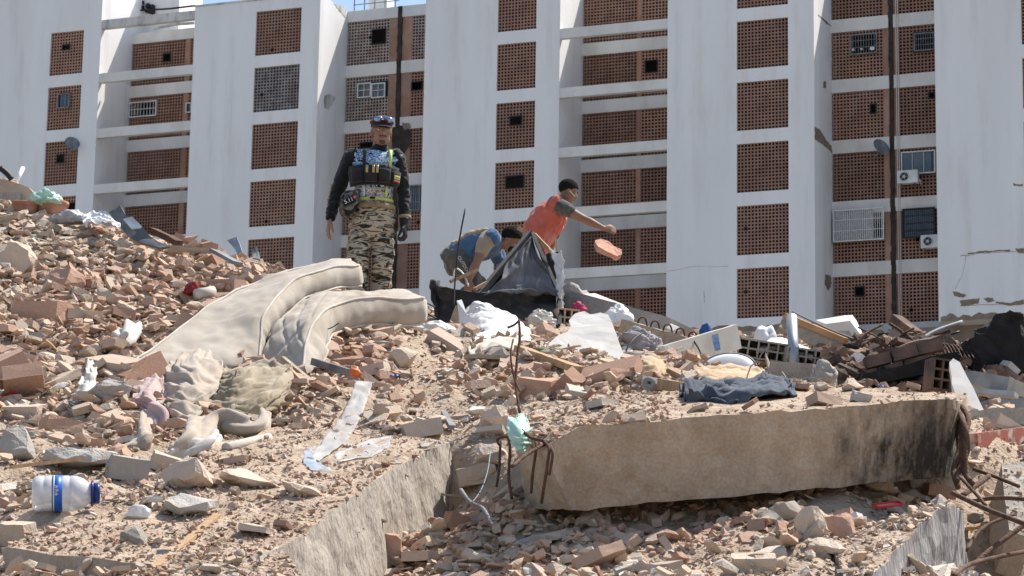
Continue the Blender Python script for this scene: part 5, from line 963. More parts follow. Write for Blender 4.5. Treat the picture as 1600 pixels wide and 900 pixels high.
def face_bits(parent, c, R3, sc=1.0, beard=None):
    def at(x, y, z): return Vector(c) + R3 @ (Vector((x, y, z)) * sc)
    EYE = mat('eye_white', (.6, .57, .53), .3, scale=3); IRIS = mat('dark_iris', (.03, .018, .012), .2); BROW = mat('dark_brow_hair', (.025, .018, .015), .9); LIP = mat('lips', (.26, .12, .095), .6, scale=20)
    for s in (-1, 1):
        b = Body(); b.ell(at(s * .031, -.079, -.005), (.0125 * sc, .0105 * sc, .007 * sc), R3); ey = b.build('eye', EYE, parent, True)
        b = Body(); b.ell(at(s * .031, -.088, -.005), (.0055 * sc, .003 * sc, .0055 * sc), R3); b.build('iris', IRIS, ey, True)
        b = Body(); b.caps([at(s * .014, -.093, .012), at(s * .034, -.091, .018), at(s * .052, -.078, .013)], [.0045 * sc, .005 * sc, .003 * sc], 6); b.build('eyebrow', BROW, parent, True)
    b = Body(); b.caps([at(-.022, -.093, -.067), at(0, -.099, -.067), at(.022, -.093, -.067)], [.004 * sc, .006 * sc, .004 * sc], 8); b.build('mouth', LIP, parent, True)
    if beard:
        b = Body(); b.caps([at(-.028, -.088, -.054), at(0, -.097, -.050), at(.028, -.088, -.054)], [.006 * sc, .006 * sc, .005 * sc], 8); b.build('moustache', beard, parent, True)
        b = Body(); b.ell(at(0, -.072, -.096), (.028 * sc, .020 * sc, .016 * sc), R3); b.build('goatee', beard, parent, True)
SKIN = mat('tanned_skin', (.30, .17, .115), .6, (.25, .135, .09), scale=18, sss=.08, bump=.15, bscale=120); SKIN2 = mat('brown_skin', (.27, .145, .095), .6, (.22, .115, .075), scale=18, sss=.08, bump=.15, bscale=120)
HAIR = mat('black_hair', (.010, .009, .008), .95, (.018, .016, .014), scale=40, bump=.8, bscale=160, spec=.1)
BLACKF = cloth_mat('black_jersey', (.010, .010, .012), (.02, .02, .022), scale=6)
def pattern_mat(name, cols, scale, stretch, distort=1.2, detail=3, coords='Object', rough=.9, bump=.2):
    M = bpy.data.materials.new(name); M.use_nodes = True; N = M.node_tree.nodes; L = M.node_tree.links; b = N['Principled BSDF']; b.inputs['Roughness'].default_value = rough; b.inputs['Specular IOR Level'].default_value = .12
    tc = N.new('ShaderNodeTexCoord'); mp = N.new('ShaderNodeMapping'); mp.inputs['Scale'].default_value = stretch; mp.inputs['Rotation'].default_value = (0, .18, 0); L.new(tc.outputs[coords], mp.inputs[0])
    n = N.new('ShaderNodeTexNoise'); n.inputs['Scale'].default_value = scale; n.inputs['Detail'].default_value = detail; n.inputs['Distortion'].default_value = distort; L.new(mp.outputs[0], n.inputs['Vector'])
    cr = N.new('ShaderNodeValToRGB'); cr.color_ramp.interpolation = 'CONSTANT'; E = cr.color_ramp.elements; E[0].position = cols[0][0]; E[0].color = (*cols[0][1], 1); E[1].position = cols[1][0]; E[1].color = (*cols[1][1], 1)
    for p, c in cols[2:]: x = E.new(p); x.color = (*c, 1)
    L.new(n.outputs['Fac'], cr.inputs[0]); L.new(cr.outputs[0], b.inputs['Base Color'])
    n2 = N.new('ShaderNodeTexNoise'); n2.inputs['Scale'].default_value = 220; L.new(tc.outputs[coords], n2.inputs['Vector']); bp = N.new('ShaderNodeBump'); bp.inputs['Strength'].default_value = bump; bp.inputs['Distance'].default_value = .004; L.new(n2.outputs['Fac'], bp.inputs['Height']); L.new(bp.outputs[0], b.inputs['Normal'])
    MATS[name] = M; return M
CAMO = pattern_mat('tiger_stripe_camouflage', [(0, (.03, .027, .02)), (.41, (.15, .125, .085)), (.46, (.41, .355, .265)), (.575, (.04, .037, .03)), (.625, (.20, .175, .13)), (.66, (.46, .41, .325))], 6.0, (1.0, 1.0, 3.8), 1.1, 1.6)
JERSEY = pattern_mat('printed_blue_jersey', [(0, (.012, .014, .02)), (.40, (.05, .17, .34)), (.47, (.62, .66, .70)), (.525, (.03, .09, .20)), (.56, (.10, .36, .60)), (.63, (.70, .72, .74))], 17, (1, 1, 1.3), 2.2)
BELLY = pattern_mat('printed_landscape_jersey', [(0, (.10, .08, .065)), (.42, (.30, .24, .19)), (.5, (.55, .52, .49)), (.56, (.14, .16, .2)), (.62, (.46, .36, .28))], 14, (1, 1, 1.8), 1.5)
YEL = mat('fluorescent_yellow_webbing', (.50, .56, .13), .6, (.40, .46, .12), scale=30); SILV = mat('reflective_strip', (.66, .67, .64), .4, scale=30); WEB = cloth_mat('black_webbing', (.014, .014, .015), (.028, .028, .028)); COYOTE = cloth_mat('coyote_belt', (.30, .22, .13), (.22, .16, .09))
I3 = Matrix.Identity(3); XX, YY = (1, 0, 0), (0, 1, 0)
# ---------- standing man (faces the viewer)
sm = empty('person', P(578, 504, 21.6), label='standing man in black sleeves, tiger stripe trousers, chest rig and cap', cat='person', group='men searching the rubble')
sm.rotation_euler = (0, 0, math.radians(4)); sm.scale = (1.0, 1.0, 1.06)
hc = Vector((.055, -.02, 1.592)); hR = Matrix.Rotation(math.radians(8), 3, 'Z') @ Matrix.Rotation(math.radians(3), 3, 'X')
shL, shR = Vector((-.205, .02, 1.365)), Vector((.205, .02, 1.375)); elL, elR = Vector((-.325, .05, 1.06)), Vector((.265, .06, 1.06)); wrL, wrR = Vector((-.365, -.04, .855)), Vector((.275, -.03, .845))
hipL, hipR = Vector((-.09, .02, .86)), Vector((.088, .02, .86)); knL, knR = Vector((-.125, -.06, .47)), Vector((.095, -.02, .47)); anL, anR = Vector((-.10, .02, .06)), Vector((.085, .04, .06))
TORSO = [(.84, .15, .115), (.92, .152, .118), (.99, .15, .118), (1.06, .155, .12), (1.15, .172, .128), (1.25, .188, .132), (1.33, .19, .124), (1.385, .16, .10), (1.42, .085, .075)]
def tor(z, off=0):
    zs = [t[0] for t in TORSO]; return np.interp(z, zs, [t[1] for t in TORSO]) + off, np.interp(z, zs, [t[2] for t in TORSO]) + off
b = Body(); head(b, hc, hR, 1.08); b.caps([(.03, .02, 1.36), (.05, .0, 1.52)], [.07, .062]); b.loft([((0, .01, z), rx * .9, ry * .9, XX, YY) for z, rx, ry in TORSO])
for s, e_, w in ((shL, elL, wrL), (shR, elR, wrR)): b.caps([s, e_, w], [.055, .042, .029])
for h, k, a in ((hipL, knL, anL), (hipR, knR, anR)): b.caps([h, k, a], [.085, .06, .04]); b.caps([a + Vector((0, .05, -.02)), a + Vector((0, -.14, -.03))], [.04, .035])
hand(b, wrL + Vector((-.004, 0, -.02)), (-.12, -.12, -1), (.3, -.9, 0), (-1, -.2, .1), 1.08, .32)
b.skin('body', SKIN, sm, .0085, 3); face_bits(sm, hc, hR, 1.08, mat('grey_stubble', (.09, .075, .065), .9))
b = Body(); b.loft([((0, .01, z), rx, ry, XX, YY) for z, rx, ry in TORSO if z > .9] ); b.caps([(-.19, .02, 1.36), (.19, .02, 1.37)], [.075, .075]); shirt = b.skin('shirt', JERSEY, sm, .011, 5, .010, 9, seed=1)
b = Body(); b.loft([((0, .009, z), *tor(z, .004), XX, YY) for z in (.955, 1.0, 1.05, 1.1)]); b.skin('shirt_front', BELLY, sm, .011, 4, .009, 10, seed=2)
for s, e_, w, sg in ((shL, elL, wrL, -1), (shR, elR, wrR, 1)):
    b = Body(); b.caps([s + Vector((sg * -.015, 0, .0)), s.lerp(e_, .5), e_, e_.lerp(w, .5), w], [.078, .064, .054, .047, .041]); sl_ = b.skin('sleeve', BLACKF, sm, .010, 4, .016, 11, (1, 1, 1.7), sg)
b = Body(); q0, q1 = elL.lerp(wrL, .15), elL.lerp(wrL, .3)       # printed motif on the forearm
for k in range(5): p = elL.lerp(wrL, -.35 + .16 * k); b.ell(p + Vector((-.052, -.03, .0)), (.008, .014, .016))
b.build('sleeve_print', mat('gold_print', (.35, .28, .10), .7), sl_ if False else sm, True)
b = Body(); b.loft([((0, .012, z), rx + .022, ry + .02, XX, YY) for z, rx, ry in ((.70, .09, .09), (.78, .145, .115), (.86, .148, .115), (.96, .138, .11))])
for h, k, a, sg in ((hipL, knL, anL, -1), (hipR, knR, anR, 1)): b.caps([h + Vector((0, 0, .02)), h.lerp(k, .5), k, k.lerp(a, .5), a + Vector((0, 0, .04))], [.102, .094, .084, .08, .072]); b.ell(h.lerp(k, .66) + Vector((sg * .065, .0, 0)), (.03, .07, .085))
b.skin('trousers', CAMO, sm, .011, 4, .026, 8, (1, 1, 1.5), 3)
for a in (anL, anR):
    b = Body(); b.caps([a + Vector((0, .05, .06)), a + Vector((0, .05, -.02)), a + Vector((0, -.15, -.028))], [.058, .052, .042]); b.skin('boot', COYOTE, sm, .011, 3)
def shell(z0, z1, a0, a1, off, th, m, name, nz=6, na=22, parent=None, cx=0):
    """panel wrapped round the trunk; angles measured from the front, degrees, positive to the viewer's right"""
    b = MB(); vs = []
    for i in range(nz):
        z = z0 + (z1 - z0) * i / (nz - 1); rx, ry = tor(z, off)
        for j in range(na): a = math.radians(a0 + (a1 - a0) * j / (na - 1)); vs.append((math.sin(a) * rx, .01 - math.cos(a) * ry, z))
    b.add(vs, [(i * na + j, i * na + j + 1, (i + 1) * na + j + 1, (i + 1) * na + j) for i in range(nz - 1) for j in range(na - 1)]); o = b.build(name, m, parent or sm, True)
    md = o.modifiers.new('t', 'SOLIDIFY'); md.thickness = th; md.offset = 1; return o
rig = shell(1.115, 1.275, -78, 78, .014, .03, WEB, 'chest_rig')
for a0, a1 in ((-52, -24), (-20, 6), (10, 34)): shell(1.13, 1.245, a0, a1, .05, .028, WEB, 'pouch', 4, 8, rig)
shell(1.13, 1.235, 40, 66, .048, .024, WEB, 'pouch', 4, 8, rig)
shell(1.175, 1.197, 42, 60, .077, .004, mat('patch_yellow', (.55, .42, .08), .8), 'flag_patch', 2, 6, rig); shell(1.157, 1.1749, 42, 60, .077, .004, mat('patch_green', (.06, .25, .10), .8), 'flag_patch', 2, 6, rig); shell(1.14, 1.1569, 42, 60, .077, .004, mat('patch_red', (.45, .05, .05), .8), 'flag_patch', 2, 6, rig)
for a in (-16, -4, 3): shell(1.20, 1.262, a, a + 4.5, .08, .012, mat('brass_clip', (.50, .38, .18), .4, metal=.4), 'clip', 3, 4, rig)
shell(.99, 1.015, -100, 100, .016, .008, YEL, 'safety_belt', 3, 40); shell(.995, 1.012, -10, 4, .026, .014, WEB, 'buckle', 2, 6); shell(.925, .965, -110, 110, .034, .010, COYOTE, 'waist_belt', 3, 40); shell(.928, .963, 6, 26, .047, .012, COYOTE, 'belt_pouch', 3, 6)
for x0, x1, m_, sg in ((-.10, -.075, WEB, -1), (.125, .15, YEL, 1)):
    b = MB(); xs = [(1.27, .155), (1.33, .152), (1.385, .128), (1.425, .07), (1.43, .0), (1.40, -.08)]
    b.add([v for z, f in xs for v in ((x0, .01 - f if f > 0 else .01 - f, z), (x1, .01 - f, z - .012))], [(2 * i, 2 * i + 1, 2 * i + 3, 2 * i + 2) for i in range(len(xs) - 1)]); o = b.build('shoulder_strap', m_, sm, True); md = o.modifiers.new('t', 'SOLIDIFY'); md.thickness = .014; md.offset = 0
shell(1.02, 1.115, -32, -25, .016, .008, SILV, 'front_strap', 3, 4); shell(1.02, 1.115, 34, 41, .016, .008, YEL, 'front_strap', 3, 4)
b = Body(); b.caps([(.035, .015, 1.395), (.047, .004, 1.445)], [.082, .073]); b.skin('collar', BLACKF, sm, .010, 2)
# lettered pouch on the hip
PB = pattern_mat('dark_camouflage_pouch', [(0, (.02, .02, .02)), (.45, (.09, .085, .075)), (.55, (.16, .15, .13))], 14, (1, 1, 1.5)); b = Body(); b.caps([(-.20, -.12, .98), (-.225, -.14, .90)], [.085, .07]); po = b.skin('hip_pouch', PB, sm, .011, 3, .006)
b = MB(); b.box((-.205, -.226, .955), (.10, .012, .062), Matrix.Rotation(-.45, 3, 'Y')); pa = b.build('name_patch', BLACKF, po)
def text_mesh(name, body, size, m, parent, loc, rot, ext=.002):
    cu = bpy.data.curves.new('t', 'FONT'); cu.body = body; cu.size = size; cu.extrude = ext; cu.align_x = 'CENTER'; cu.align_y = 'CENTER'; t = bpy.data.objects.new('t', cu); COL.objects.link(t)
    me = bpy.data.meshes.new_from_object(t.evaluated_get(bpy.context.evaluated_depsgraph_get())); bpy.data.objects.remove(t); me.materials.append(m); o = obj(name, me, parent); o.location = loc; o.rotation_euler = rot; return o
text_mesh('patch_lettering', '5.11', .048, mat('white_print', (.75, .75, .75), .7), pa, (-.212, -.234, .955), (math.pi / 2, -.45, 0)); b = MB(); b.box((-.163, -.234, .985), (.022, .003, .022), Matrix.Rotation(-.45, 3, 'Y')); b.build('patch_mark', mat('orange_print', (.6, .15, .05), .7), pa)
text_mesh('shirt_lettering', 'ADV', .05, mat('white_print', (.75, .75, .75), .7), sm, (.06, -.150, 1.315), (math.pi / 2, 0, 0))
# glove, watch, cap and goggles
b = Body(); hand(b, wrR + Vector((.002, 0, -.02)), (.06, -.14, -1), (-.3, -.9, 0), (1, -.2, .1), 1.2, .75, grip=.4); b.caps([wrR + Vector((0, 0, .0)), wrR + Vector((.0, -.01, -.06))], [.045, .04]); b.skin('glove', mat('black_rubber_glove', (.016, .016, .018), .5), sm, .0075, 2)
b = MB(); M = Matrix.Translation(wrR + Vector((.0, 0, .03))); b.lathe([(.05, -.012), (.054, -.012), (.054, .012), (.05, .012)], 20, M, cap=False); b.build('wrist_band', COYOTE, sm, True)
capc = hc + Vector((0, .014, .038)); b = Body(); vs = []
bm = bmesh.new(); bmesh.ops.create_uvsphere(bm, u_segments=28, v_segments=14, radius=1); bmesh.ops.delete(bm, geom=[v for v in bm.verts if v.co.z < -.05], context='VERTS'); bm.verts.index_update()
b.add([capc + hR @ Vector((v.co.x * .094, v.co.y * .115, v.co.z * .098 + .0)) for v in bm.verts], [[v.index for v in f.verts] for f in bm.faces]); bm.free(); cp = b.build('cap', cloth_mat('black_cap_cloth', (.020, .014, .016), (.04, .02, .024)), sm, True); md = cp.modifiers.new('t', 'SOLIDIFY'); md.thickness = .006
b = MB(); rim_ = []
for k in range(13): a = math.radians(-65 + 130 * k / 12); rim_.append((capc + hR @ Vector((math.sin(a) * .092, -math.cos(a) * .112, -.002)), capc + hR @ Vector((math.sin(a) * .098, -math.cos(a) * .112 - .062 * math.cos(a * 1.3), -.022)) ))
b.add([p for r in rim_ for p in r], [(2 * i, 2 * i + 1, 2 * i + 3, 2 * i + 2) for i in range(12)]); o = b.build('visor', MATS['black_cap_cloth'], cp, True); md = o.modifiers.new('t', 'SOLIDIFY'); md.thickness = .006
LENS = mat('blue_mirror_lens', (.05, .14, .30), .12, (.35, .45, .55), scale=9, spec=.8, metal=.5)
for s in (-1, 1): b = Body(); b.ell(capc + hR @ Vector((s * .042, -.098, .044)), (.042, .022, .026), hR); b.build('goggle_lens', LENS, cp, True)
b = Body(); n = 22; b.tube([capc + hR @ Vector((math.sin(6.283 * k / n) * .097, -math.cos(6.283 * k / n) * .117, .034)) for k in range(n + 1)], .010, 6); b.build('goggle_strap', mat('red_black_strap', (.10, .01, .015), .6), cp, True)
# ---------- man in the orange shirt, throwing
om = empty('person', P(836, 512, 26.6), label='man in orange shirt leaning forward and throwing a brick piece', cat='person', group='men searching the rubble')
ORANGE = cloth_mat('orange_red_shirt', (.50, .115, .085), (.40, .09, .065), scale=4, dirt=(.40, .24, .18), dscale=6, damt=.45)
hp = Vector((-.03, .0, .86)); ch = Vector((.19, .05, 1.25)); ax = (ch - hp).normalized(); sd_ = Vector((.25, .95, 0)).normalized(); sd_ = (sd_ - ax * sd_.dot(ax)).normalized(); fr_ = ax.cross(sd_)
def tr_(t, rx, ry): return (hp.lerp(ch, t) + fr_ * .045 * math.sin(max(0, min(1, t)) * math.pi), rx, ry, sd_, fr_)
OT = [tr_(-.12, .16, .14), tr_(.1, .175, .155), tr_(.35, .18, .165), tr_(.6, .20, .175), tr_(.85, .215, .165), tr_(1.05, .205, .135), tr_(1.16, .15, .10), tr_(1.24, .08, .07)]
hc2 = Vector((.335, -.02, 1.475)); hR2 = Matrix.Rotation(math.radians(100), 3, 'Z') @ Matrix.Rotation(math.radians(18), 3, 'X')
shN, elN, wrN = ch - sd_ * .19 + ax * .05, Vector((.50, -.22, 1.13)), Vector((.70, -.26, 1.03)); shF, elF, wrF = ch + sd_ * .19, Vector((.16, .34, .94)), Vector((.08, .22, .74))
shN = Vector((.25, -.15, 1.28))
b = Body(); head(b, hc2, hR2); b.caps([ch + ax * .06, hc2 + Vector((-.03, 0, -.05))], [.07, .06]); b.loft([(c, rx * .9, ry * .9, s, f) for c, rx, ry, s, f in OT])
b.caps([shN, shN.lerp(elN, .45) + Vector((0, 0, -.006)), elN, elN.lerp(wrN, .3), elN.lerp(wrN, .75), wrN], [.06, .058, .043, .048, .034, .028]); b.caps([shF, elF, wrF], [.055, .042, .03]); hand(b, wrN, (1, -.05, -.15), (.2, -.3, .9), (.2, -.9, .4), 1.05, .75, grip=.2); hand(b, wrF, (.5, 0, -.8), (.5, -.6, 0), (.4, .9, 0), 1.0, .4)
for y, kx in ((-.09, .10), (.10, -.06)): b.caps([hp + Vector((0, y, -.03)), Vector((kx, y, .46)), Vector((kx - .10, y, .07))], [.085, .06, .04]); b.caps([Vector((kx - .13, y, .04)), Vector((kx + .05, y, .035))], [.04, .035])
b.skin('body', SKIN2, om, .0095, 3); face_bits(om, hc2, hR2)
b = Body(); b.loft(OT); b.caps([ch - sd_ * .17 + ax * .05, ch + sd_ * .17 + ax * .05], [.08, .08]); b.skin('shirt', ORANGE, om, .010, 4, .030, 7, (1.2, 1, .7), seed=4)
b = Body(); b.caps([ch - sd_ * .14 + ax * .05, shN.lerp(elN, .12), shN.lerp(elN, .42)], [.088, .082, .066]); b.skin('sleeve', cloth_mat('charcoal_print_sleeve', (.055, .055, .05), (.12, .12, .11), scale=20), om, .011, 4, .010, 10)
b = Body(); b.caps([shF, shF.lerp(elF, .5)], [.08, .07]); b.skin('sleeve', MATS['charcoal_print_sleeve'], om, .011, 4)
b = Body(); b.loft([tr_(-.32, .12, .11), tr_(-.15, .165, .13), tr_(.06, .168, .138)])
for y, kx in ((-.09, .10), (.10, -.06)): b.caps([hp + Vector((0, y, -.03)), Vector((kx, y, .46)), Vector((kx - .10, y, .1))], [.105, .085, .075])
b.skin('trousers', cloth_mat('dark_work_trousers', (.035, .036, .038), (.06, .06, .058)), om, .012, 4, .018, 8)
def hair_cap(parent, c, R3, m, sc=1.0, low=-.5, back=.02, name='hair'):
    bm = bmesh.new(); bmesh.ops.create_icosphere(bm, subdivisions=4, radius=1)
    bmesh.ops.delete(bm, geom=[v for v in bm.verts if v.co.z < low - .45 * max(0, v.co.y) + .75 * max(0, -v.co.y)], context='VERTS'); b = Body(); bm.verts.index_update()
    b.add([Vector(c) + R3 @ (Vector((v.co.x * .083, v.co.y * .104 + .013, v.co.z * .094 + .035)) * sc * (1 + .02 * noise.noise(v.co * 9))) for v in bm.verts], [[v.index for v in f.verts] for f in bm.faces]); bm.free(); o = b.build(name, m, parent, True); md = o.modifiers.new('t', 'SOLIDIFY'); md.thickness = .008; return o
hair_cap(om, hc2, hR2, HAIR, 1.04)
b = Body()
for s in (-1, 1): b.caps([hc2 + hR2 @ Vector((s * .082, .012, -.005)), hc2 + hR2 @ Vector((s * .068, -.07, -.045))], [.004, .004], 6)
b.build('mask_loop', WHITEPL, om)
# the brick piece in the air
fb = plate('brick_fragment', [(930, 376, 25.9), (938, 373, 26.0), (952, 377, 26.0), (958, 384, 25.95), (972, 389, 25.9), (971, 398, 25.8), (964, 400, 25.75), (934, 386, 25.75)], .05, mat('fresh_red_brick', (.40, .19, .12), .9, (.48, .29, .21), scale=14, bump=.6), 3, .012, 20, label='brick fragment in mid air below the outstretched hand', cat='brick fragment')
# ---------- man in the blue shirt, bent over
bmn = empty('person', P(716, 506, 24.6), label='man in dusty blue shirt and black mask bent over the sofa', cat='person', group='men searching the rubble')
BLUE = cloth_mat('faded_blue_shirt', (.075, .15, .27), (.055, .11, .20), scale=5); KHAKI = cloth_mat('dust_caked_shirt_back', (.34, .27, .19), (.26, .21, .15), scale=5)
hp = Vector((-.03, 0, .64)); ch = Vector((.29, .0, .80)); ax = (ch - hp).normalized(); sd_ = Vector((.18, .98, 0)); sd_ = (sd_ - ax * sd_.dot(ax)).normalized(); fr_ = ax.cross(sd_)
if fr_.z > 0: pass
up_ = Vector((0, 0, 1)); up_ = (up_ - ax * up_.dot(ax)).normalized()
def tb_(t, rx, ry): return (hp.lerp(ch, t) + up_ * .035 * math.sin(max(0, min(1, t)) * math.pi), rx, ry, sd_, up_)
BT = [tb_(-.15, .14, .12), tb_(.08, .165, .135), tb_(.35, .165, .125), tb_(.65, .185, .13), tb_(.9, .20, .125), tb_(1.1, .19, .115), tb_(1.22, .13, .09), tb_(1.3, .07, .06)]
hc3 = Vector((.50, -.03, .835)); hR3 = Matrix.Rotation(math.radians(72), 3, 'Z') @ Matrix.Rotation(math.radians(38), 3, 'X')
shN, elN, wrN = ch + Vector((-.03, -.18, .0)), Vector((.17, -.25, .56)), Vector((.10, -.28, .38)); shF, elF, wrF = ch + Vector((.02, .18, 0)), Vector((.48, .15, .58)), Vector((.52, .05, .40))
LEG = ((-.10, Vector((.16, -.12, .36)), Vector((-.04, -.12, .08))), (.10, Vector((.22, .13, .38)), Vector((.05, .13, .08))))
b = Body(); head(b, hc3, hR3); b.caps([ch + ax * .05, hc3 + Vector((-.06, 0, -.03))], [.07, .06]); b.loft([(c, rx * .9, ry * .9, s, f) for c, rx, ry, s, f in BT])
b.caps([shN, shN.lerp(elN, .5), elN, elN.lerp(wrN, .3), elN.lerp(wrN, .75), wrN], [.058, .056, .042, .047, .034, .028]); b.caps([shF, elF, wrF], [.055, .044, .03]); hand(b, wrN, (-.1, 0, -1), (.6, -.5, 0), (-.2, -.9, 0), 1.0, .5); hand(b, wrF, (.1, 0, -1), (-.5, -.6, 0), (.9, .2, 0), 1.0, .5)
for y, k, a in LEG: b.caps([hp + Vector((0, y, 0)), k, a], [.085, .06, .04]); b.caps([a + Vector((-.04, 0, -.03)), a + Vector((.14, 0, -.04))], [.04, .035])
b.skin('body', SKIN2, bmn, .0095, 3); face_bits(bmn, hc3, hR3); hair_cap(bmn, hc3, hR3, HAIR, 1.08, -.45)
b = Body(); b.loft(BT); b.caps([ch - sd_ * .16 + ax * .03, ch + sd_ * .16 + ax * .03], [.085, .085]); b.caps([shF - Vector((0, .03, 0)), shF.lerp(elF, .45)], [.085, .07]); b.skin('shirt', BLUE, bmn, .010, 4, .028, 8, seed=9)
b = Body(); b.loft([(c + up_ * .045, rx * .86, ry * .80, s, f) for c, rx, ry, s, f in BT[1:6]]); b.skin('shirt_back', KHAKI, bmn, .010, 4, .026, 8, seed=9)
b = Body(); b.caps([shN + Vector((.02, .04, .02)), shN.lerp(elN, .2), shN.lerp(elN, .5)], [.088, .08, .066]); b.skin('sleeve', KHAKI, bmn, .011, 4, .010, 10)
b = Body(); b.loft([tb_(-.35, .12, .11), tb_(-.15, .162, .135), tb_(.08, .168, .138)])
for y, k, a in LEG: b.caps([hp + Vector((0, y, 0)), k, a + Vector((0, 0, .04))], [.11, .09, .075])
b.skin('trousers', cloth_mat('green_grey_trousers', (.075, .08, .07), (.11, .11, .095)), bmn, .012, 4, .02, 8)
text_mesh('trouser_lettering', 'OUTDOORS', .045, mat('white_print', (.75, .75, .75), .7), bmn, (.06, -.222, .52), (math.pi / 2, math.radians(58), 0), .001)
b = Body(); b.ell(hc3 + hR3 @ Vector((0, -.062, -.06)), (.058, .052, .05), hR3); b.skin('face_mask', mat('black_mask_cloth', (.012, .012, .013), .8), bmn, .008, 2)
# ------------------------------------------------------------------ loose rubble
def pix(p):
    d = Vector(p) - Vector((0, 0, CAM_Z)); k = d.dot(_F); return 800 + FOC * d.dot(RIGHT) / k, 450 - FOC * d.dot(UP) / k
TR = random.Random(11)
def shard():      # flat broken plate of clay or tile
    k = TR.randint(4, 6); a0 = TR.uniform(0, 6); b = MB(); t = TR.uniform(.05, .13)
    poly = [(math.cos(a0 + 6.283 * i / k + TR.uniform(-.35, .35)) * TR.uniform(.32, .55), math.sin(a0 + 6.283 * i / k + TR.uniform(-.35, .35)) * TR.uniform(.25, .45), -t) for i in range(k)]
    b.prism(poly, (0, 0, 2 * t)); return b
def chunk(fl=.7, n=20):
    b = MB(); b.hull([Vector((TR.gauss(0, 1), TR.gauss(0, 1) * .8, TR.gauss(0, 1) * fl)).normalized() * TR.uniform(.38, .52) * Vector((1, .8, fl)).length / 1.45 for _ in range(n)])
    b.v = [(x, y * .82, z * fl) for x, y, z in b.v]; return b
def block():      # broken corner of a brick
    b = MB(); pts = [Vector((sx * .5, sy * .3, sz * .2)) for sx in (-1, 1) for sy in (-1, 1) for sz in (-1, 1)]
    for _ in range(2):
        k = TR.randrange(len(pts)); p = pts.pop(k)
        for ax in range(3):
            q = p.copy(); q[ax] *= TR.uniform(-.2, .7); pts.append(q)
    b.hull(pts); return b
def sliver():
    b = MB(); b.hull([Vector((s * .5 * TR.uniform(.8, 1), TR.uniform(-.12, .12), TR.uniform(-.09, .09))) for s in (-1, 1) for _ in range(4)]); return b
def tri_np(b):
    me = b.mesh('tmp', RUBBLE); bm = bmesh.new(); bm.from_mesh(me); bmesh.ops.recalc_face_normals(bm, faces=bm.faces); bmesh.ops.triangulate(bm, faces=bm.faces)
    v = np.array([q.co[:] for q in bm.verts]); f = np.array([[q.index for q in p.verts] for p in bm.faces]); bm.free(); bpy.data.meshes.remove(me); return v, f
TPL = [tri_np(shard()) for _ in range(12)] + [tri_np(chunk(.65, 18)) for _ in range(12)] + [tri_np(block()) for _ in range(8)] + [tri_np(sliver()) for _ in range(5)]
WT = np.array([1.3] * 12 + [1.5] * 12 + [.8] * 8 + [.7] * 5); WT /= WT.sum()
CRUMB = [tri_np(chunk(.7, 7)) for _ in range(14)] + [tri_np(sliver()) for _ in range(4)]; WC = np.ones(18) / 18
def rand_rot(r, n, tilt):
    up = Vector((n.x * .35 + r.gauss(0, tilt), n.y * .35 + r.gauss(0, tilt), 1)).normalized()
    return up.to_track_quat('Z', 'Y').to_matrix() @ Matrix.Rotation(r.uniform(0, 6.283), 3, 'Z')
# objects that loose pieces must not bury: pixel-free footprints in the ground plane
CLEAR = []
for o in COL.objects:
    if o.parent is None and 'label' in o and o.name.split('.')[0] in ('phone_case', 'water_jug', 'plastic_strip', 'plastic_film', 'jeans', 'cup', 'sheet', 'wood_strip'):
        ms = [o] if o.type == 'MESH' else [c for c in o.children if c.type == 'MESH']; rz = o.rotation_euler.to_matrix()
        pts = [o.location + rz @ v.co for c in ms for v in c.data.vertices][::3]
        for p in pts[::6]: CLEAR.append((p.x, p.y))
ck = kdtree.KDTree(len(CLEAR)); [ck.insert((x, y, 0), i) for i, (x, y) in enumerate(CLEAR)]; ck.balance()
def blocked(x, y, s): return ck.find((x, y, 0))[2] < .03 + s * .9
def stuff_layer(name, count, smin, smax, label, region, tilt=.3, tintr=(0, 1), pw=2.2, lift=(.0, .5), dustcut=.0, slabs=1.0, material=None, tpl=None, under=False):
    T_, W_ = (CRUMB, WC) if tpl else (TPL, WT)
    r = random.Random(len(label) * 31 + count); Vs, Fs, Ts = [], [], []; off = 0; made = 0; tries = 0
    while made < count and tries < count * 6:
        tries += 1
        x, y = region(r)
        if dustcut and dusty(x, y) > 1 - dustcut and r.random() < .85: continue
        h, n, si = drop(x, y)
        if under: h, n = MOUND_ONLY.ray_cast(Vector((x, y, 30)), Vector((0, 0, -1)))[:2]; si = MI
        if h is None or n.z < .25: continue
        s = smin + (smax - smin) * r.random() ** pw
        if si != MI and (s > .075 and r.random() > .06 * slabs): continue
        if si == LSI and x > .9 and r.random() < .8: continue
        if blocked(h.x, h.y, s): continue
        v, f = T_[RNG.choice(len(T_), p=W_)]
        Rm = np.array(rand_rot(r, n, tilt)); sc = np.array([s * r.uniform(.8, 1.3), s * r.uniform(.65, 1.1), s * r.uniform(.6, 1.1)])
        V_ = (v * sc) @ Rm.T + np.array([h.x, h.y, h.z + s * r.uniform(*lift) * .5])
        Vs.append(V_); Fs.append(f + off); off += len(v); t = tintr[0] + (tintr[1] - tintr[0]) * min(1, max(0, r.gauss(.5, .24) + .3 * noise.noise(Vector((x * .6, y * .6, 2))))); Ts.append(np.full(len(v), t)); made += 1
    me = np_mesh(name, np.concatenate(Vs), np.concatenate(Fs), [material or RUBBLE]); a = me.attributes.new('tint', 'FLOAT', 'POINT'); a.data.foreach_set('value', np.concatenate(Ts).astype(np.float32))
    return obj(name, me, None, False, label=label, cat='rubble', kind='stuff')
def wedge(y0, y1, x0=-.24, x1=.24, p=1.6):
    def f(r):
        y = y0 + (y1 - y0) * r.random() ** p; return r.uniform(x0, x1) * y, y
    return f
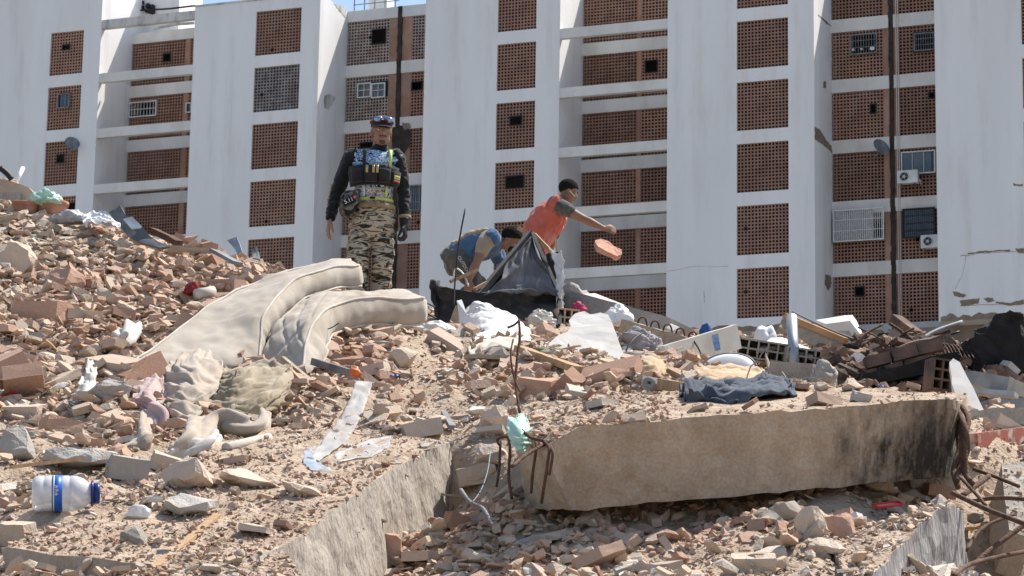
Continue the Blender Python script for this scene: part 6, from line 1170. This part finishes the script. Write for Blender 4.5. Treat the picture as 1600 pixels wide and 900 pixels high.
stuff_layer('rubble', 64000, .012, .055, 'crumbs of brick, mortar and plaster covering the heap', wedge(11.3, 25.5), pw=1.7, tilt=.45, tpl=1)
stuff_layer('rubble', 1500, .03, .13, 'broken pieces in the shade under the long slab', lambda r: (r.uniform(-.6, 2.5), r.uniform(13.3, 14.7)), pw=1.8, tilt=.5, under=True)
stuff_layer('rubble', 15000, .04, .14, 'small brick and concrete fragments all over the heap', wedge(11.6, 25.5, p=1.3), pw=2.1, dustcut=.38, tilt=.5, lift=(.1, 1.0))
stuff_layer('rubble', 6500, .06, .18, 'dense broken brick on the steep slope at left', wedge(15.5, 24, -.215, -.045, .9), pw=1.9, tintr=(0, .85), tilt=.38, lift=(.1, 1.0))
BURNTR = tint_mat('burnt_rubble', [(0, (.03, .026, .023)), (.35, (.11, .065, .045)), (.7, (.22, .13, .09)), (.9, (.30, .22, .17)), (1, (.5, .46, .42))], damt=.2)
stuff_layer('burnt_debris', 2600, .03, .22, 'dark red brown burnt debris heaped at the right behind the long slab', lambda r: (r.uniform(2.55, 4.0), 19.4 + 2.2 * r.random() ** .8), pw=2.0, tilt=.9, lift=(.2, 1.4), material=BURNTR)
# ------------------------------------------------------------------ the larger pieces, each by itself
def rough_mesh(b, name, m, amp, cuts=1, sc=9, seed=0):
    me = b.mesh(name, m); bm = bmesh.new(); bm.from_mesh(me); bmesh.ops.recalc_face_normals(bm, faces=bm.faces); bmesh.ops.triangulate(bm, faces=bm.faces)
    if cuts: bmesh.ops.subdivide_edges(bm, edges=bm.edges, cuts=cuts, use_grid_fill=True)
    bm.to_mesh(me); bm.free(); roughen(me, amp, sc, seed=seed); return me
def hollow_piece(k):
    """broken length of hollow clay brick: two skins with ribs between"""
    b = MB(); w, d, h = .5, .32, .24; t = .028; n = 3
    for z in (-h / 2, h / 2): b.box((TR.uniform(-.06, .06), 0, z), (w * TR.uniform(.75, 1), d, t))
    for i in range(n): b.box((TR.uniform(-.04, .04), -d / 2 + t / 2 + i * (d - t) / (n - 1), 0), (w * TR.uniform(.6, .95), t, h - t - .002))
    if k % 2: b.v = [(x, y, z * .55) for x, y, z in b.v]
    return b
BRK = [rough_mesh(hollow_piece(k), 'brick_fragment', BRICKM, .012, 1, 6, k) for k in range(5)] + [rough_mesh(block(), 'brick_fragment', BRICKM, .02, 1, 5, k) for k in range(7)] + [rough_mesh(shard(), 'brick_fragment', BRICKM, .02, 1, 5, k) for k in range(8)]
CHK = [rough_mesh(chunk(TR.uniform(.5, .8)), 'concrete_chunk', CHUNKM, .05, 2, 4, k) for k in range(12)]
PLS = [rough_mesh(shard(), 'plaster_piece', PLASTERM, .015, 1, 5, k) for k in range(8)]
ZONES = [('on the upper left slope', lambda x, y: x < 420 and y < 470), ('left of the mattresses', lambda x, y: x < 330 and y < 590), ('around the blankets under the mattresses', lambda x, y: x < 480 and y < 690), ('around the water jug', lambda x, y: x < 260), ('on the lower left slab', lambda x, y: x < 620 and y > 690),
         ('between the mattresses and the upright rebar', lambda x, y: x < 830 and y < 690), ('in the shaded hollow at the slab end', lambda x, y: x < 890), ('in front of the long slab', lambda x, y: x < 1500 and y > 700), ('on and behind the long slab', lambda x, y: x < 1330), ('on the burnt heap at right', lambda x, y: y < 640), ('around the pit at the right edge', lambda x, y: True)]
def zone(p):
    x, y = pix(p)
    for nme, f in ZONES:
        if f(x, y): return nme
def strew(name, meshes, count, smin, smax, kindword, group, reg, seed, pw=2.0, tilt=.3):
    r = random.Random(seed); made = 0; tries = 0
    while made < count and tries < count * 30:
        tries += 1; x, y = reg(r); h, n, si = drop(x, y)
        if h is None or n.z < .3: continue
        s = smin + (smax - smin) * r.random() ** pw
        if si != MI and r.random() < .75: continue
        px, py = pix(h)
        if dusty(h.x, h.y) > .75 and r.random() < .6: continue
        if not (-20 < px < 1620 and py < 920) or blocked(h.x, h.y, s): continue
        me = r.choice(meshes); o = obj(name, me); R3 = rand_rot(r, n, tilt); o.matrix_world = Matrix.LocRotScale(h + Vector((0, 0, s * r.uniform(.0, .16))), R3.to_quaternion(), Vector((s * 2 * r.uniform(.8, 1.15), s * 2 * r.uniform(.8, 1.1), s * 2 * r.uniform(.7, 1.1))) )
        sh = ''
        if name == 'brick_fragment': sh = ('ribbed hollow ', 'solid ', 'flat ')[0 if meshes.index(me) < 5 else 1 if meshes.index(me) < 12 else 2]
        tag(o, ('large ' if s > smin + .6 * (smax - smin) else 'small ' if s < smin + .2 * (smax - smin) else 'middling ') + sh + kindword + ' lying ' + zone(h), name.replace('_', ' '), group); made += 1
strew('brick_fragment', BRK, 180, .06, .21, 'broken clay brick', 'clay brick fragments strewn over the heap', wedge(11.8, 24.5, p=1.1), 3)
strew('brick_fragment', BRK, 115, .09, .27, 'broken clay brick', 'clay brick fragments strewn over the heap', wedge(16, 24, -.215, -.05, .8), 4)
strew('concrete_chunk', CHK, 150, .06, .17, 'rough dusty concrete chunk', 'concrete chunks strewn over the heap', wedge(11.8, 24.5, p=1.2), 5, tilt=.5)
strew('plaster_piece', PLS, 120, .05, .14, 'flat pale plaster piece', 'plaster pieces strewn over the heap', wedge(11.8, 23, p=1.2), 6)
# pieces one would point at, with their own place, size (pixels in the photograph) and look
GREYC = tint_mat('grey_chunk', [(0, (.33, .315, .29)), (1, (.42, .40, .37))], 'obj', damt=.3); REDC = tint_mat('reddish_chunk', [(0, (.40, .235, .17)), (1, (.46, .28, .20))], 'obj', damt=.4); BEIGEC = tint_mat('beige_chunk', [(0, (.50, .40, .31)), (1, (.55, .45, .36))], 'obj', damt=.4)
rr = random.Random(77)
for (px, py, Y, w, h_, shp, m_, lab) in [
    (22, 412, 21.2, 75, 75, 'c', BEIGEC, 'large square beige lump at the left edge of the slope'), (98, 440, 20.9, 68, 62, 'c', REDC, 'big reddish rounded lump on the left slope'), (70, 487, 19.8, 80, 36, 'b', REDC, 'long brick block below the reddish lump'), (128, 492, 19.7, 60, 34, 's', BEIGEC, 'pale tile lying beside the long brick block'),
    (62, 530, 18.8, 52, 30, 's', GREYC, 'flat grey tile tilted to the light on the left slope'), (78, 566, 17.9, 46, 30, 'c', BEIGEC, 'rounded beige stone above the white garment'), (170, 612, 16.8, 62, 46, 'c', GREYC, 'rounded grey stone right of the white garment'), (40, 648, 16.4, 60, 34, 'b', BEIGEC, 'pale block at the left edge above the grey boulder'),
    (22, 702, 15.0, 70, 66, 'c', GREYC, 'grey boulder at the left edge'), (128, 714, 14.9, 120, 40, 'c', GREYC, 'long grey concrete lump above the water jug'), (95, 672, 15.6, 60, 36, 'b', REDC, 'split pink brick above the long grey lump'), (200, 733, 14.4, 62, 44, 'b', GREYC, 'square grey block with slanting top right of the long lump'),
    (298, 742, 14.2, 84, 72, 'c', BEIGEC, 'angular beige boulder in the middle of the lower left slab'), (292, 790, 13.5, 92, 44, 'c', GREYC, 'pitted grey lump below the angular beige boulder'), (392, 748, 14.1, 100, 34, 'c', BEIGEC, 'flat long stone right of the angular boulder'), (470, 766, 13.8, 66, 26, 'c', BEIGEC, 'smaller flat stone at the right of the long stone'),
    (262, 725, 14.5, 52, 30, 'b', BEIGEC, 'pale brick corner left of the angular boulder'), (22, 836, 12.6, 56, 44, 'b', BEIGEC, 'square pale brick at the lower left edge'), (405, 828, 12.9, 66, 22, 's', BEIGEC, 'flat white tile near the wooden strip'), (140, 690, 15.2, 52, 30, 's', REDC, 'pink tile leaning above the long grey lump'),
    (627, 560, 18.0, 52, 44, 'c', BEIGEC, 'pale rounded plaster lump below the quilted mattress'), (588, 574, 17.8, 46, 30, 'c', GREYC, 'dusty stone left of the pale rounded lump'), (500, 570, 17.9, 44, 34, 'c', BEIGEC, 'dusty stone under the quilted mattress end'), (775, 655, 15.6, 52, 58, 'c', BEIGEC, 'upright pale block left of the green bag'),
    (655, 672, 15.6, 62, 30, 'b', BEIGEC, 'pale brick slab near the corner of the left slab'), (770, 712, 14.9, 60, 44, 'c', BEIGEC, 'pale lump hanging in the hollow beside the green bag'), (745, 742, 14.7, 62, 36, 'b', BEIGEC, 'brick wedged in the hollow under the pale lump'), (845, 608, 16.0, 60, 40, 'b', REDC, 'broken brick corner right of the upright rebar'),
    (955, 590, 16.6, 80, 34, 's', REDC, 'flat pink brick plates on the mound behind the long slab'), (925, 812, 13.3, 52, 34, 'c', BEIGEC, 'round stone under the left end of the long slab'), (830, 850, 13.0, 62, 38, 'c', GREYC, 'grey slab stone in front of the hollow'), (862, 838, 13.2, 70, 26, 's', BEIGEC, 'flat tilted stone in the shadow of the slab'),
    (745, 872, 13.0, 54, 32, 'c', BEIGEC, 'pale stone at the mouth of the hollow'), (660, 868, 13.4, 90, 34, 's', BEIGEC, 'long pale block at the foot of the left slab'), (612, 858, 13.9, 30, 56, 'b', REDC, 'ribbed clay tile standing against the left slab'), (1372, 756, 13.8, 52, 36, 'c', BEIGEC, 'tan rounded stone under the sooty slab end'),
    (1428, 746, 13.8, 48, 46, 'c', GREYC, 'brown lump against the sooty slab end'), (1268, 818, 12.8, 52, 62, 'c', BEIGEC, 'upright beige stone with bricks beside the phone case'), (1312, 828, 12.7, 44, 50, 'b', REDC, 'red brick standing right of the upright beige stone'), (1202, 850, 12.4, 48, 28, 'c', BEIGEC, 'yellowish flat stone in front of the long slab'),
    (1292, 854, 12.4, 62, 26, 'c', BEIGEC, 'white flat stone below the upright beige stone'), (1178, 882, 12.1, 66, 32, 'b', BEIGEC, 'ribbed pale brick at the bottom edge'), (1465, 768, 13.4, 52, 26, 'b', REDC, 'pale brick piece on the streaked slab stub'), (1436, 778, 13.5, 40, 20, 's', GREYC, 'flat grey piece right of the phone case'),
    (1250, 605, 15.0, 34, 18, 's', REDC, 'thin red tile on the long slab near the denim'), (1335, 604, 15.1, 38, 26, 'c', BEIGEC, 'small pale stone on the long slab'), (1345, 622, 14.6, 26, 18, 'b', GREYC, 'small grey stone with brick on the long slab edge'), (1283, 606, 15.0, 26, 18, 'c', BEIGEC, 'little tan stone on the back of the long slab')]:
    k = Y / FOC; src = {'c': chunk(.75), 'b': block(), 's': shard()}[shp]; xs = np.array(src.v); ext = xs.max(0) - xs.min(0); S3 = (w * k / ext[0], w * k * .8 / ext[1], h_ * k * (.85 if shp != 's' else .45) / ext[2])
    src.v = [(x * S3[0], y * S3[1], z * S3[2]) for x, y, z in src.v]; me = rough_mesh(src, 'concrete_chunk', m_, .05 * h_ * k + .006 if shp == 'c' else .012, 2 if shp == 'c' else 1, 14, px)
    ys = surf_y(px, py + h_ * .25); ys = ys if ys and abs(ys - Y) < 1.6 else Y; p = P(px, py, ys - .02)
    o = obj('brick_fragment' if m_ is REDC else 'concrete_chunk', me, None, label=lab, cat='brick fragment' if m_ is REDC else 'concrete chunk'); o.location = p; o.rotation_euler = (rr.uniform(-.15, .3), rr.uniform(-.25, .25), rr.uniform(-.5, .5))

# splinters, wires and scraps between the pieces
rr = random.Random(91)
def litter(name, count, make, word, group, reg):
    made = 0; tries = 0
    while made < count and tries < count * 20:
        tries += 1; x, y = reg(rr); h, n, si = drop(x, y)
        if h is None or n.z < .3 or si != MI: continue
        px, py = pix(h)
        if not (0 < px < 1600 and py < 890) or blocked(h.x, h.y, .15): continue
        me, m_word = make(h); o = obj(name, me); o.location = h + Vector((0, 0, .05)); o.rotation_euler = (rr.gauss(0, .25), rr.gauss(0, .25), rr.uniform(0, 6.28)); tag(o, m_word + ' ' + word + ' lying ' + zone(h), name.replace('_', ' '), group); made += 1
def mk_splinter(h):
    L_ = rr.uniform(.12, .45); b = MB(); n = 4
    b.tube([(-L_ / 2 + L_ * k / n, rr.uniform(-.008, .008), rr.uniform(-.008, .008)) for k in range(n + 1)], [rr.uniform(.006, .014) for _ in range(n + 1)], 4); m_ = rr.choice([WOOD, PALEWOOD]); return b.mesh('wood_splinter', m_), ('long ' if L_ > .28 else 'short ') + ('orange brown' if m_ is WOOD else 'greyish')
def mk_wire(h):
    L_ = rr.uniform(.25, .7); b = MB(); a = 0; p = Vector((0, 0, 0)); q = [p.copy()]
    for k in range(9): a += rr.gauss(0, .5); p = p + Vector((math.cos(a), math.sin(a), rr.uniform(-.25, .3))) * L_ / 9; q.append(p.copy())
    m_ = rr.choice([RUST, BLACK_METAL, GREY_METAL]); b.tube(spl(q, 30), rr.uniform(.003, .006), 5); return b.mesh('loose_wire', m_), {'rusty_steel': 'rusty', 'black_iron': 'black', 'grey_painted_metal': 'grey'}[m_.name] + ' curled'
SCR = [('blue', mat('blue_scrap', (.05, .16, .40), .5)), ('white', WHITEPL), ('red', mat('red_scrap', (.42, .05, .05), .5)), ('pale grey', mat('grey_scrap', (.45, .45, .45), .6)), ('white', WHITEBAG), ('black', BLACKF)]
def mk_scrap(h):
    w_, m_ = rr.choice(SCR); b = MB(); n = 8; s_ = rr.uniform(.03, .09); vs = [(s_ * (i / (n - 1) - .5) * 2, s_ * 1.1 * (j / (n - 1) - .5), .35 * s_ * noise.noise(Vector((i * .5, j * .5, h.x * 9))) + .012) for i in range(n) for j in range(n)]
    b.add(vs, [(i * n + j, (i + 1) * n + j, (i + 1) * n + j + 1, i * n + j + 1) for i in range(n - 1) for j in range(n - 1)]); me = b.mesh('plastic_scrap', m_); me.shade_smooth(); return me, w_
litter('wood_splinter', 34, mk_splinter, 'wood splinter', 'wood splinters in the rubble', wedge(11.8, 22, p=1.2)); litter('loose_wire', 24, mk_wire, 'wire', 'loose wires in the rubble', wedge(11.8, 22, p=1.1)); litter('plastic_scrap', 30, mk_scrap, 'plastic scrap', 'plastic scraps in the rubble', wedge(11.8, 22, p=1.2))
